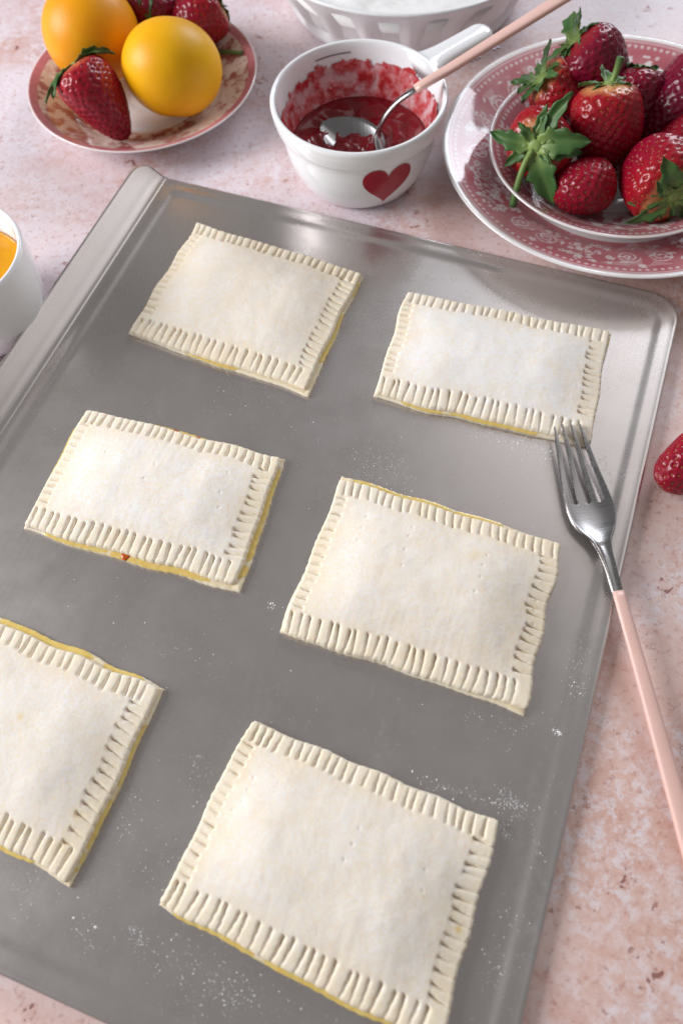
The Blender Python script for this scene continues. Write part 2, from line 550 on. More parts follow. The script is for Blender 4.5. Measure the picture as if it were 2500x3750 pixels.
R0 = 0.021
def L_(d, z):
    return (rrect(hx - d, hy - d, max(R0 - d * 0.6, 0.006)), z)
pan_loops = [L_(0.0030, 0.0004), L_(0.0006, 0.0026), L_(0.0000, 0.0042), L_(0.0004, 0.0054), L_(0.0012, 0.0058), L_(0.0026, 0.0056),
             L_(0.0036, 0.0053), L_(0.0060, 0.0053), L_(0.0085, 0.0053), L_(0.0094, 0.0052), L_(0.0104, 0.0050), L_(0.0118, 0.00455),
             L_(0.0132, 0.0042), L_(0.0144, 0.00405), L_(0.0160, Z_PAN), L_(0.03, Z_PAN), L_(0.07, Z_PAN)]
V, F = loops_mesh(pan_loops)
pan = obj('pan', fix_normals(mkmesh('pan', V, F)), M_TRAY, tray)

# raised handling rim along the long left side
prof = [(0.0035, 0.0072), (0.0018, 0.0090), (0.0, 0.0094), (-0.0022, 0.0104), (-0.0075, 0.0142), (-0.0125, 0.0178), (-0.0150, 0.0196), (-0.0162, 0.0202), (-0.0170, 0.0199), (-0.0172, 0.0190), (-0.0164, 0.0183),
        (-0.0150, 0.0178), (-0.0080, 0.0128), (-0.0020, 0.0084), (0.0010, 0.0066)]
prof = smooth_profile(np.array(prof) + np.array([0.05, 0]), 44) - np.array([0.05, 0])
ys = np.concatenate([np.linspace(-hy + 0.0005, -hy + 0.016, 12), np.linspace(-hy + 0.02, hy - 0.02, 24), np.linspace(hy - 0.016, hy - 0.0005, 12)])
V = []
for y in ys:
    e = min(y + hy, hy - y)
    cut = 1.0 if e > 0.016 else math.sqrt(max(0.0, 1 - (1 - e / 0.016) ** 2)) * 0.55 + 0.45
    for (px, pz) in prof:
        s = cut if px < 0 else 1
        V.append((-hx + px * s, y, (pz if px > 0 else 0.0094 + (pz - 0.0094) * s) - 0.0030))
F = grid_faces(len(ys), len(prof))
k = len(prof)
for i in range(len(ys) - 1):
    F.append((i * k + k - 1, (i + 1) * k + k - 1, (i + 1) * k, i * k))
F.append(tuple(range(k))); F.append(tuple(range((len(ys) - 1) * k, len(ys) * k))[::-1])
obj('raised_rim', fix_normals(mkmesh('raised_rim', V, F)), M_TRAY, tray)

# ------------------------------------------------------------------ pastries
def groove_list(length, seed, start=4.0, end=4.0):
    """fork presses: three to four tine marks close together, then a wider ridge"""
    r = np.random.default_rng(seed)
    out = []; x = start + r.uniform(-0.6, 0.6); k = 0
    while x < length - end:
        out.append((x, r.uniform(0.5, 1.4), r.uniform(-1.0, 1.0), r.uniform(0.5, 1.2)))
        k += 1
        x += (r.uniform(5.4, 6.6) if k % 4 == 0 else r.uniform(4.1, 5.2))
    return out

def pastry(label, corners, offs, seed, flour, pillow=6.6, holes=(), egg_edges=(), jam=(), spots=(), crimps=(10.2, 11.0, 12.4, 8.4)):
    """corners: TL, TR, BR, BL photo pixels; offs: bottom-crust overhang (mm) along top, right, bottom, left"""
    zc = Z_PAN + 0.0045
    C = [W(*p, zc)[:2] * 1000 for p in corners]     # mm
    ctr = sum(C) / 4
    C = [c - ctr for c in C]
    a = (np.linalg.norm(C[1] - C[0]) + np.linalg.norm(C[2] - C[3])) / 2
    b = (np.linalg.norm(C[3] - C[0]) + np.linalg.norm(C[2] - C[1])) / 2
    t = thing('toaster_pastry', label, 'pastry', (ctr[0] / 1000, ctr[1] / 1000, Z_PAN), 0, 'unbaked hand pies on the baking sheet')
    md = mat_dough(seed * 1.7, flour)
    ew = [wob(6, 0.03, 0.22, 1.5, seed * 10 + k) for k in range(4)]
    fine_w = [wob(5, 0.6, 1.7, 0.22, seed * 10 + 5 + k) for k in range(4)]

    def warp(x, y, rc=2.6, grow=None):
        """local mm (0..a, 0..b) -> scene mm (about ctr), with wandering edges and rounded corners"""
        if grow is not None:
            x = x.copy(); y = y.copy()
            u0 = np.clip(x / a, 0, 1); v0 = np.clip(y / b, 0, 1)
            gt, gr, gb, gl = [np.interp(q, np.linspace(0, 1, len(o)), o) for q, o in zip((u0, v0, u0, v0), grow)]
            x, y = -gl + (x / a) * (a + gl + gr), -gt + (y / b) * (b + gt + gb)
        du = np.minimum(x, a - x); dv = np.minimum(y, b - y)
        p = np.clip(1 - du / rc, 0, 1); q = np.clip(1 - dv / rc, 0, 1)
        m = (p > 0) & (q > 0) & (p <= 1) & (q <= 1)
        p2 = p * np.sqrt(1 - q * q / 2.2); q2 = q * np.sqrt(1 - p * p / 2.2)
        sx = np.where(x < a / 2, 1, -1); sy = np.where(y < b / 2, 1, -1)
        if grow is None:
            x = np.where(m, x + sx * (p - p2) * rc, x); y = np.where(m, y + sy * (q - q2) * rc, y)
        u = x / a; v = y / b
        ex = (1 - u) * (ew[3](y) + fine_w[3](y)) + u * (ew[1](y) + fine_w[1](y))
        ey = (1 - v) * (ew[0](x) + fine_w[0](x)) + v * (ew[2](x) + fine_w[2](x))
        u = u + ex / a; v = v + ey / b
        P = ((1 - u) * (1 - v))[..., None] * C[0] + (u * (1 - v))[..., None] * C[1] + (u * v)[..., None] * C[2] + ((1 - u) * v)[..., None] * C[3]
        return P

    # ---- top crust
    def axis(n_mm):
        e = np.array([0, 0.12, 0.3, 0.55, 0.85, 1.2])
        m = np.arange(1.7, n_mm - 1.65, 0.52)
        return np.concatenate([e, m, n_mm - e[::-1]])
    X, Y = np.meshgrid(axis(a), axis(b), indexing='ij')
    dl, dr, dt, db = X, a - X, Y, b - Y
    d = np.minimum(np.minimum(dl, dr), np.minimum(dt, db))
    TH = 2.7
    ct, cr_, cb, cl_ = crimps
    rise = lambda q: smooth(np.clip((q + 3) / 42, 0, 1)) ** 0.85
    inner = rise(dl) * rise(dr) * rise(dt) * rise(db)
    lump = fbm2(X, Y, 0.05, seed * 3, 3) - 0.5
    h = TH + pillow * inner + lump * 1.3 * smooth((d - 6) / 14) + (fbm2(X, Y, 0.22, seed + 40, 2) - 0.5) * 0.16
    # fork marks
    g = np.zeros_like(X)
    lean = 1 if seed % 2 else -1
    for e, (dist, along, L) in enumerate(((dt, X, a), (dr, Y, b), (db, X, a), (dl, Y, b))):
        ends = (4.0, 4.0) if e in (0, 2) else (crimps[0] + 1.2, crimps[2] + 0.8)
        crimp = crimps[e]
        for (x0, ln, slant, dep) in groove_list(L, seed * 7 + e, *ends):
            xx = along - x0 - slant * dist / 10
            gl = crimp * (0.90 + 0.13 * ln)
            fr_ = np.clip(dist / gl, 0, 1)
            endm = smooth((gl - dist) / 1.1)
            side = np.where(xx * lean > 0, 0.62, 1.25)            # one flank of each mark is steeper
            w = (0.42 + 0.26 * fr_) * side
            prof_d = dep * (0.75 + 2.1 * fr_)
            g = np.maximum(g, prof_d * (0.90 * np.exp(-(np.abs(xx) / w) ** 1.7) + 0.10 * np.exp(-(xx / 1.6) ** 2)) * endm)
    h = h - g
    for (hx_, hy_) in holes:
        h = h - 0.55 * np.exp(-((X - hx_ * a) ** 2 + (Y - hy_ * b) ** 2) / 0.36)
    # rounded edge
    rr = 1.5
    h = np.maximum(h, 0.6) * np.sqrt(np.clip(1 - (1 - np.clip(d / rr, 0, 1)) ** 2, 0, 1))
    # the edge draws in a little at each fork mark
    pull = np.clip(1 - d / 3.0, 0, 1) * np.minimum(g, 1.5) * 0.30
    wx = np.where(dl < dr, 1, -1) * pull * (np.minimum(dl, dr) < np.minimum(dt, db))
    wy = np.where(dt < db, 1, -1) * pull * (np.minimum(dl, dr) >= np.minimum(dt, db))
    P = warp(X + wx, Y + wy)
    ZB = 2.1
    nu, nv = X.shape
    V = np.concatenate([P, (h + ZB)[..., None]], -1).reshape(-1, 3)
    F = grid_faces(nu, nv)
    idx = np.arange(nu * nv).reshape(nu, nv)
    ring = np.concatenate([idx[:-1, 0], idx[-1, :-1], idx[:0:-1, -1], idx[0, :0:-1]])
    low = V[ring].copy(); low[:, 2] = ZB - 0.5
    low[:, :2] *= 0.992
    base_i = len(V)
    V = np.concatenate([V, low])
    nr = len(ring)
    for i in range(nr):
        F.append((ring[(i + 1) % nr], ring[i], base_i + i, base_i + (i + 1) % nr))
    F.append(tuple(base_i + i for i in range(nr)))
    mid = smooth((d - 5 + 9 * (fbm2(X, Y, 0.12, seed + 61, 3) - 0.5)) / 15)
    egg = np.zeros_like(X)
    for (sx_, sy_2, rad, amt) in spots:
        egg = np.maximum(egg, amt * np.exp(-((X - sx_ * a) ** 2 + (Y - sy_2 * b) ** 2) / rad ** 2))
    mid = np.concatenate([mid.ravel(), np.zeros(nr)]); egg = np.concatenate([egg.ravel(), np.zeros(nr)])
    obj('top_crust', fix_normals(mkmesh('top_crust', V / 1000, F, True, {'mid': mid, 'egg': egg})), md, t)

    # ---- bottom crust
    ax_ = np.r_[0, 0.25, 0.7, np.linspace(1.4, a - 1.4, 110), a - 0.7, a - 0.25, a]
    ay_ = np.r_[0, 0.25, 0.7, np.linspace(1.4, b - 1.4, 80), b - 0.7, b - 0.25, b]
    X2, Y2 = np.meshgrid(ax_, ay_, indexing='ij')
    P2 = warp(X2, Y2, 2.0, offs)
    d2 = np.minimum(np.minimum(X2, a - X2), np.minimum(Y2, b - Y2))
    h2 = 2.35 * np.sqrt(np.clip(1 - (1 - np.clip(d2 / 0.9 + 0.12, 0, 1)) ** 2, 0, 1)) + (fbm2(X2, Y2, 0.35, seed + 80, 2) - 0.5) * 0.5 * np.clip(d2, 0, 1)
    nu, nv = X2.shape
    V = np.concatenate([P2, h2[..., None]], -1).reshape(-1, 3)
    F = grid_faces(nu, nv)
    idx = np.arange(nu * nv).reshape(nu, nv)
    ring = np.concatenate([idx[:-1, 0], idx[-1, :-1], idx[:0:-1, -1], idx[0, :0:-1]])
    low = V[ring].copy(); low[:, 2] = 0.0; low[:, :2] *= 0.995
    base_i = len(V); V = np.concatenate([V, low]); nr = len(ring)
    for i in range(nr):
        F.append((ring[(i + 1) % nr], ring[i], base_i + i, base_i + (i + 1) % nr))
    F.append(tuple(base_i + i for i in range(nr)))
    eggm = 0.35 * smooth((d2 - 0.15) / 0.8) * (0.6 + 0.4 * fbm2(X2, Y2, 0.15, seed + 9, 2))
    eggm = np.concatenate([eggm.ravel(), np.zeros(nr)])
    obj('bottom_crust', fix_normals(mkmesh('bottom_crust', V / 1000, F, True, {'mid': np.zeros(len(V)), 'egg': eggm})), md, t)

    # ---- egg wash squeezed out along an edge
    def bead(name, edge, u0, u1, out0, out1, hgt, mat, sd):
        L = a if edge in (0, 2) else b
        n = max(8, int((u1 - u0) * L / 0.6)); m = 8
        s = np.linspace(u0, u1, n); q = np.linspace(0, 1, m)
        S, Q = np.meshgrid(s, q, indexing='ij')
        go = np.interp(S, np.linspace(0, 1, len(offs[edge])), offs[edge])
        nz = 0.55 + 0.9 * (0.65 * vnoise2(S * L, S * 0, 0.12, sd) + 0.35 * vnoise2(S * L, S * 0, 0.4, sd + 3))
        tp_ = min(0.06, (u1 - u0) / 2.2)
        taper = smooth((S - u0) / tp_ + 0.05) * smooth((u1 - S) / tp_ + 0.05)
        dist = -out0 + (go * 0.86 + out1) * Q * (0.75 + 0.3 * nz) * taper + out0 * Q
        if edge == 0: x, y = S * a, -dist
        elif edge == 2: x, y = S * a, b + dist
        elif edge == 1: x, y = a + dist, S * b
        else: x, y = -dist, S * b
        Pb = warp(x, y)
        # outside the unit square warp is linear, keep the wandering of that edge
        z = 2.05 + hgt * nz * taper * np.sqrt(np.clip(1 - (2 * Q - 0.85) ** 2 / 1.4, 0, 1))
        V = np.concatenate([Pb, z[..., None]], -1).reshape(-1, 3)
        F = grid_faces(n, m)
        k = len(V); lowv = V.copy(); lowv[:, 2] = 1.7
        V = np.concatenate([V, lowv])
        F += [tuple(i + k for i in f_[::-1]) for f_ in grid_faces(n, m)]
        ring = [i * m for i in range(n)] + [(n - 1) * m + j for j in range(1, m)] + [i * m + m - 1 for i in range(n - 2, -1, -1)] + [j for j in range(m - 2, 0, -1)]
        for i in range(len(ring)):
            p, q_ = ring[i], ring[(i + 1) % len(ring)]
            F.append((q_, p, p + k, q_ + k))
        return obj(name, fix_normals(mkmesh(name, V / 1000, F)), mat, t)
    for k, (edge, u0, u1) in enumerate(egg_edges):
        bead('egg_wash', edge, u0, u1, 0.8, 0.1, 0.5, M_EGG, seed + k)
    for k, (edge, u0, u1) in enumerate(jam):
        bead('jam_spot', edge, u0, u1, 0.9, 0.15, 0.9, M_JAMSPOT, seed + 20 + k)
    return t

M_JAMSPOT = plain('jam_spot', (0.70, 0.13, 0.02, 1), 0.10, noise_amt=0.15, noise_scale=300)

pastry('unbaked pastry with orange egg blob on one corner, nearest the white cup',
       [(719, 812), (1326, 997), (1118, 1422), (470, 1216)],
       [[-0.6, -0.6], [1.2, 1.5, 2.2, 2.8, 2.6], [-0.3, 0.3, 1.8, 2.3, 2.8], [0.2, 0.3, 0.6, 1.0, 1.2]], 1, 0.75,
       egg_edges=[(1, 0.02, 0.24), (1, 0.3, 0.8), (2, 0.3, 0.66), (3, 0.45, 0.98)])
pastry('heavily floured unbaked pastry with the fork tines resting on its corner',
       [(1489, 1064), (2234, 1212), (2163, 1624), (1367, 1438)],
       [[1.0, 0.6, 0.9, 0.9, 0.2], [1.2, 0.3, -0.2, -0.2, 0.2], [0.8, 1.9, 2.1, 1.8, 1.0], [0.3, 0.2, 0.0, 0.0, 0.6]], 2, 1.25, pillow=6.0,
       egg_edges=[(0, 0.0, 0.1), (0, 0.28, 0.78), (1, 0.0, 0.16), (2, 0.1, 0.8)])
pastry('unbaked pastry with wide yellow bottom crust and red jam leaking at two edges',
       [(318, 1494), (1028, 1672), (862, 2140), (80, 1925)],
       [[-0.2, 0.3, 1.6, 1.4, 0.3], [1.8, 2.6, 3.0, 3.4, 3.8], [0.6, 2.3, 3.2, 3.4, 2.6], [1.4, 1.5, 1.3, 0.6, 0.5]], 3, 1.0,
       holes=[(0.22, 0.33), (0.43, 0.17), (0.47, 0.34), (0.45, 0.47), (0.80, 0.25), (0.80, 0.42), (0.82, 0.53)],
       egg_edges=[(0, 0.28, 0.66), (1, 0.05, 0.97), (2, 0.06, 0.94), (3, 0.12, 0.7)], jam=[(0, 0.42, 0.50), (0, 0.56, 0.60), (2, 0.46, 0.53)])
pastry('large unbaked pastry beside the fork neck, strip of egg wash along its far edge',
       [(1244, 1748), (2062, 1990), (1928, 2596), (1030, 2316)],
       [[2.6, 2.6, 2.8, 2.2, -0.4], [-0.4, -0.4], [-0.4, 0.2, 0.4, 0.8, 2.6], [-0.2, -0.3, 0.2, 0.9, 1.2]], 4, 0.8, pillow=7.6,
       holes=[(0.17, 0.22), (0.17, 0.30), (0.18, 0.38), (0.37, 0.20), (0.37, 0.27), (0.38, 0.36), (0.39, 0.46), (0.70, 0.24), (0.70, 0.31), (0.71, 0.39), (0.70, 0.48), (0.95, 0.40), (0.95, 0.46), (0.95, 0.54)],
       spots=[(0.655, 0.265, 3.6, 0.30), (0.25, 0.37, 1.3, 0.3)],
       egg_edges=[(0, 0.0, 0.78)])
pastry('unbaked pastry with three small egg stains and a broad yellow crust strip',
       [(-330, 2148), (590, 2520), (246, 3236), (-590, 2740)],
       [[3.0, 3.0, 3.0, 3.0, 0.4], [1.4, 1.6, 1.6, 2.0, 1.6], [1.5, 1.5, 2.0, 1.8, 0.8], [1.0, 1.0]], 5, 0.85, pillow=7.6,
       spots=[(0.62, 0.42, 1.5, 0.55), (0.93, 0.73, 2.0, 0.35), (0.93, 0.87, 2.4, 0.3)],
       egg_edges=[(0, 0.3, 0.97), (1, 0.15, 0.98), (2, 0.4, 0.9)])
pastry('unbaked pastry at the sheet end with one yellow egg dot on its crimped side',
       [(922, 2632), (1832, 3012), (1606, 3850), (573, 3306)],
       [[0.4, -0.2, 0.2, 0.5, -0.2], [-0.3, 0.1, 0.2, 0.0], [0.8, 1.7, 1.9, 1.6, 1.5], [-0.4, -0.4]], 6, 0.8, pillow=7.6,
       holes=[(0.12, 0.27), (0.12, 0.34), (0.12, 0.40), (0.10, 0.46), (0.54, 0.30), (0.54, 0.38), (0.53, 0.46), (0.80, 0.35), (0.81, 0.44)],
       spots=[(0.955, 0.52, 1.4, 0.9)],
       egg_edges=[(2, 0.03, 0.97)])

# ------------------------------------------------------------------ flour dust on the sheet
def dust():
    V = []; F = []
    octv = np.array([(1, 0, 0), (-1, 0, 0), (0, 1, 0), (0, -1, 0), (0, 0, 1), (0, 0, -1)], float)
    octf = [(0, 2, 4), (2, 1, 4), (1, 3, 4), (3, 0, 4), (2, 0, 5), (1, 2, 5), (3, 1, 5), (0, 3, 5)]
    def grain(x, y, z, s):
        p = octv * s * rng.uniform(0.6, 1.3, (6, 1)) * np.array([rng.uniform(0.8, 1.5), rng.uniform(0.8, 1.5), rng.uniform(0.5, 0.8)])
        a = rng.uniform(0, 6.28); c, s_ = math.cos(a), math.sin(a)
        p = np.stack([c * p[:, 0] - s_ * p[:, 1], s_ * p[:, 0] + c * p[:, 1], p[:, 2]], 1)
        k = len(V)
        V.extend((p + np.array([x, y, z + s * 0.25])).tolist())
        F.extend([tuple(i + k for i in f_) for f_ in octf])
    def inside_sheet(x, y):
        lx = cy_ * x + sy_ * y; ly = -sy_ * x + cy_ * y
        return TX0 + 0.02 < lx < TX1 - 0.004 and TY0 + 0.01 < ly < TY1 - 0.005, lx, ly
    def zpan(lx, ly):
        d = min(TX1 - lx, TY1 - ly, lx - TX0, ly - TY0)
        return 0.0054 if d < 0.0095 else (Z_PAN if d > 0.015 else Z_PAN + 0.0014 * (0.015 - d) / 0.0055)
    # (x0, y0, x1, y1) photo segment, spread px, count, grain size mm
    cl = [(1720, 1570, 2000, 1660, 26, 420, 0.20), (1960, 1650, 2270, 1745, 30, 420, 0.20), (1880, 1600, 2010, 1650, 20, 150, 0.26),
          (2150, 1640, 2290, 1730, 40, 130, 0.2),
          (1330, 1760, 1420, 1700, 55, 230, 0.18), (1420, 1660, 1520, 1790, 30, 150, 0.18), (1600, 1840, 1900, 1990, 18, 240, 0.17), (1340, 1560, 1520, 1600, 60, 90, 0.15),
          (985, 2215, 1000, 2225, 9, 34, 0.34), (2025, 2680, 2050, 2690, 8, 40, 0.36), (2110, 2340, 2130, 2520, 38, 160, 0.17), (2090, 2520, 2170, 2530, 30, 60, 0.2),
          (1840, 2900, 1900, 2990, 22, 130, 0.22), (1838, 3010, 1860, 3070, 14, 110, 0.26), (1520, 2860, 1800, 2935, 18, 90, 0.22), (1780, 2935, 1990, 2960, 12, 70, 0.24),
          (560, 1290, 640, 1330, 40, 90, 0.16), (820, 1380, 1060, 1440, 45, 130, 0.16), (900, 1440, 1100, 1520, 60, 80, 0.15),
          (740, 1460, 1230, 1600, 50, 110, 0.14), (1230, 1580, 1330, 1640, 60, 60, 0.16),
          (330, 2650, 560, 3180, 70, 330, 0.17), (60, 3180, 110, 3330, 40, 130, 0.20), (300, 3350, 330, 3480, 26, 110, 0.22), (480, 3390, 520, 3470, 28, 120, 0.22),
          (560, 3480, 860, 3640, 85, 460, 0.20), (700, 3560, 1100, 3740, 80, 380, 0.20), (60, 3120, 560, 3420, 100, 300, 0.17),
          (1720, 3400, 1960, 3720, 60, 260, 0.18), (1960, 3050, 2040, 3400, 30, 120, 0.2), (1830, 3330, 1990, 3410, 26, 90, 0.2),
          (700, 2780, 860, 3060, 45, 130, 0.18), (380, 2330, 900, 2450, 60, 110, 0.15), (1700, 2620, 1950, 2680, 24, 50, 0.2)]
    for (x0, y0, x1, y1, sp, n, s) in cl:
        for k in range(int(n * (0.42 if y0 > 3000 else 0.7))):
            u = rng.random()
            px = x0 + (x1 - x0) * u + rng.normal(0, sp) * 0.8; py = y0 + (y1 - y0) * u + rng.normal(0, sp) * 0.8
            p = W(px, py, Z_PAN)
            ok, lx, ly = inside_sheet(p[0], p[1])
            if ok:
                grain(p[0], p[1], zpan(lx, ly), s * 0.00078 * rng.lognormal(0, 0.42))
    for k in range(1100):
        px, py = rng.uniform(0, 2450), rng.uniform(800, 3740)
        p = W(px, py, Z_PAN)
        ok, lx, ly = inside_sheet(p[0], p[1])
        if ok:
            grain(p[0], p[1], zpan(lx, ly), 0.00014 * rng.lognormal(0, 0.35))
    return mkmesh('flour_dust', V, F, False)
fd = obj('flour_dust', dust(), M_FLOUR)
tag(fd, 'loose white flour dust scattered over the metal baking sheet', 'flour', kind='stuff')

# ------------------------------------------------------------------ fork
def fork():
    tip = W(2074, 1549, 0.0122); neck = W(2243, 2170, 0.0120); far = W(2490, 2960, 0.0060)
    ax = (far - tip); ax[2] = 0; ax /= np.linalg.norm(ax)
    ang = math.atan2(ax[1], ax[0])
    t = thing('dinner_fork', 'steel dinner fork with pink handle, tines on a pastry corner, handle on the tabletop', 'fork', (tip[0], tip[1], 0), ang)
    Ls = np.linalg.norm((neck - tip)[:2])            # length of the steel part
    # z of the middle surface along the length (metres)
    sk = np.array([0, 0.010, 0.025, 0.042, 0.055, 0.066, 0.074, 0.085, Ls, Ls + 0.03, 0.236])
    zk = np.array([0.0122, 0.0116, 0.0096, 0.0080, 0.0076, 0.0088, 0.0106, 0.0124, 0.0118, 0.0102, 0.0030])
    zf = lambda s: catmull(sk, zk, s)
    SE = 0.0500                                      # slot ends
    wk_s = [0, 0.012, 0.028, 0.044, 0.054, 0.061, 0.067, 0.072, 0.078, 0.088, Ls]
    wk_w = [0.0190, 0.0213, 0.0250, 0.0284, 0.0296, 0.0272, 0.0205, 0.0125, 0.0082, 0.0062, 0.0056]
    wf = lambda s: catmull(wk_s, wk_w, s) * 0.85
    ss = np.concatenate([np.linspace(0, SE - 0.002, 40), np.linspace(SE - 0.0016, SE + 0.0004, 8), np.linspace(0.0515, 0.08, 28), np.linspace(0.082, Ls + 0.004, 14)])
    V = []; F = []
    m = 5
    for i in range(4):
        base = len(V)
        for s in ss:
            w = wf(min(s, Ls))
            gap = 0.0
            if s < SE:
                gap = w * 0.145 * min(1.0, math.sqrt((SE - s) / 0.002)) * (1 + 0.35 * max(0, 1 - s / SE))
            tw = (w - 3 * gap) / 4
            x0 = -w / 2 + i * (tw + gap); x1 = x0 + tw
            # sharpen the tips
            tp = 0.38 + 0.62 * smooth(s / 0.012)
            c = (x0 + x1) / 2; x0, x1 = c + (x0 - c) * tp, c + (x1 - c) * tp
            off = 0.0012 * (1 if i in (0, 3) else 0)
            for j in range(m):
                x = x0 + (x1 - x0) * j / (m - 1)
                q = x / (w / 2 + 1e-9)
                bowl = 0.0022 * q * q * math.exp(-((s - 0.052) / 0.022) ** 2)
                crown = -0.0004 * (1 - q * q) * (s > 0.075)
                V.append((s + (off if s < 0.003 else 0), x, zf(s) + bowl + crown))
        F += grid_faces(len(ss), m, False, base)
    me = mkmesh('fork_head', V, F)
    bm = bmesh.new(); bm.from_mesh(me)
    bmesh.ops.remove_doubles(bm, verts=bm.verts, dist=0.00012)
    bmesh.ops.recalc_face_normals(bm, faces=bm.faces)
    if sum(f_.normal.z for f_ in bm.faces) < 0:
        bmesh.ops.reverse_faces(bm, faces=bm.faces)
    bm.to_mesh(me); bm.free()
    for p in me.polygons: p.use_smooth = True
    o = obj('fork_head', me, M_STEEL, t)
    sm = o.modifiers.new('thick', 'SOLIDIFY'); sm.thickness = 0.0019; sm.offset = -1
    bv = o.modifiers.new('edge', 'BEVEL'); bv.width = 0.0004; bv.segments = 2; bv.limit_method = 'ANGLE'
    # pink handle
    s = np.linspace(Ls - 0.0005, 0.236, 40)
    pts = np.stack([s, 0 * s, zf(s) - 0.0006], 1)
    sec = []
    for q in s:
        u = (q - Ls) / (0.236 - Ls)
        w = 0.0060 + 0.0034 * u
        if u > 0.97: w *= math.sqrt(max(0.05, 1 - ((u - 0.97) / 0.03) ** 2 * 0.8))
        sec.append(superellipse(w, 0.0036 + 0.0008 * u, 16, 3.2))
    V, F = sweep(pts, sec)
    obj('handle', fix_normals(mkmesh('fork_handle', V, F)), M_PINK, t)
fork()

# ------------------------------------------------------------------ measuring cup with jam
CUPC = (0.0341, 0.4682); CUP_RIM_Z = 0.060
cup_out = smooth_profile([(0.0, 0.0012), (0.030, 0.0010), (0.0355, 0.0), (0.0395, 0.0022), (0.0440, 0.0085), (0.0482, 0.0180), (0.0512, 0.0300), (0.0528, 0.0410), (0.0535, 0.0440)], 60)
cup_rim = smooth_profile([(0.0535, 0.0440), (0.0556, 0.0458), (0.0570, 0.0500), (0.0579, 0.0560), (0.0579, 0.0590), (0.0569, 0.0602), (0.0553, 0.0600), (0.0543, 0.0580)], 24)[1:]
cup_in = smooth_profile([(0.0543, 0.0580), (0.0533, 0.0520), (0.0515, 0.0400), (0.0485, 0.0270), (0.0430, 0.0150), (0.0340, 0.0085), (0.0, 0.0075)], 40)[1:]
cup_prof = np.concatenate([cup_out, cup_rim, cup_in])
rin = lambda z: np.interp(z, cup_in[::-1, 1], cup_in[::-1, 0])
rout = lambda z: np.interp(z, cup_out[30:, 1], cup_out[30:, 0])
cup = thing('measuring_cup', 'white ceramic measuring cup with red heart and side handle', 'cup', (CUPC[0], CUPC[1], 0))
V, F, _ = lathe(cup_prof, 128)
obj('cup_body', fix_normals(mkmesh('cup_body', V, F)), M_WHITE, cup)
# handle
h0 = W(1640, 285, 0.054)[:2] - np.array(CUPC); h1 = W(1850, 168, 0.054)[:2] - np.array(CUPC)
hdir = (h1 - h0) / np.linalg.norm(h1 - h0)
hlen = np.linalg.norm(h1 - h0)
start = hdir * 0.0525
tot = float(np.dot(h1 - start, hdir)) + 0.002
s = np.concatenate([np.linspace(0, tot - 0.008, 18), tot - 0.008 + 0.008 * np.sin(np.linspace(0, np.pi / 2, 8))[1:]])
pts = np.stack([start[0] + hdir[0] * s, start[1] + hdir[1] * s, 0.0535 + 0.001 * (s / tot)], 1)
sec = []
for q in s:
    flare = 0.018 * math.exp(-q / 0.0075)
    w = 0.0185 + flare; hh = 0.0105 + 0.002 * math.exp(-q / 0.01)
    e = max(0.0, (q - (tot - 0.008)) / 0.008)
    k = math.sqrt(max(0.03, 1 - e * e))
    sec.append(superellipse(w * k, hh * (0.35 + 0.65 * k), 24, 2.6))
V, F = sweep(pts, sec)
obj('handle', fix_normals(mkmesh('cup_handle', V, F)), M_WHITE, cup)
# heart glazed on the outside
def on_cup(s, z, lift=0.00035, a0=0.0):
    r = rout(z) + lift
    a = a0 + s / 0.050
    return np.stack([r * np.cos(a), r * np.sin(a), z], -1)
hp = W(1422, 645, 0.028)[:2] - np.array(CUPC)
HA = math.atan2(hp[1], hp[0]) - 0.09
n = 48
tt = np.linspace(0, 2 * np.pi, n, endpoint=False)
hxs = 16 * np.sin(tt) ** 3; hys = 13 * np.cos(tt) - 5 * np.cos(2 * tt) - 2 * np.cos(3 * tt) - np.cos(4 * tt)
rot = math.radians(-3)
hxs, hys = hxs * math.cos(rot) - hys * math.sin(rot), hxs * math.sin(rot) + hys * math.cos(rot)
rad = np.linspace(0, 1, 9)
S = (hxs[:, None] * rad[None, :]) * 0.0166 / 16; Z = 0.0262 + (hys[:, None] * rad[None, :] + 2.5) * 0.0185 / 16
V = on_cup(S, Z, a0=HA).reshape(-1, 3)
F = grid_faces(n, 9, True)
obj('heart', fix_normals(mkmesh('heart', V, F)), M_HEART, cup)
# grey measuring line inside
la = [W(1150, 221, 0.0535)[:2] - np.array(CUPC), W(1283, 190, 0.0535)[:2] - np.array(CUPC)]
aa = np.linspace(math.atan2(la[0][1], la[0][0]), math.atan2(la[1][1], la[1][0]), 20)
zz = np.linspace(0.0530, 0.0540, 3)
A_, Z_ = np.meshgrid(aa, zz, indexing='ij'); R_ = rin(Z_) - 0.0003
obj('measuring_line', mkmesh('measuring_line', np.stack([R_ * np.cos(A_), R_ * np.sin(A_), Z_], -1).reshape(-1, 3), grid_faces(20, 3)), M_GREY, cup)
# traces of grey lettering on the handle, mostly behind the spoon
for (px, py) in ((1728, 222), (1741, 214), (1752, 208), (1808, 178), (1822, 172)):
    p = W(px, py, 0.0595)[:2] - np.array(CUPC)
    Vq = [(p[0] + dx * 0.0011, p[1] + dy * 0.0013, 0.0598) for dx, dy in ((-1, -1), (1, -1), (1, 1), (0.2, 0.5), (-1, 1))]
    Vq += [(x, y, z - 0.0009) for x, y, z in Vq]
    Fq = [(0, 1, 2, 3, 4), (9, 8, 7, 6, 5)] + [(i, (i + 1) % 5, (i + 1) % 5 + 5, i + 5) for i in range(5)]
    obj('print_mark', fix_normals(mkmesh('print_mark', Vq, Fq, False)), M_GREY, cup)

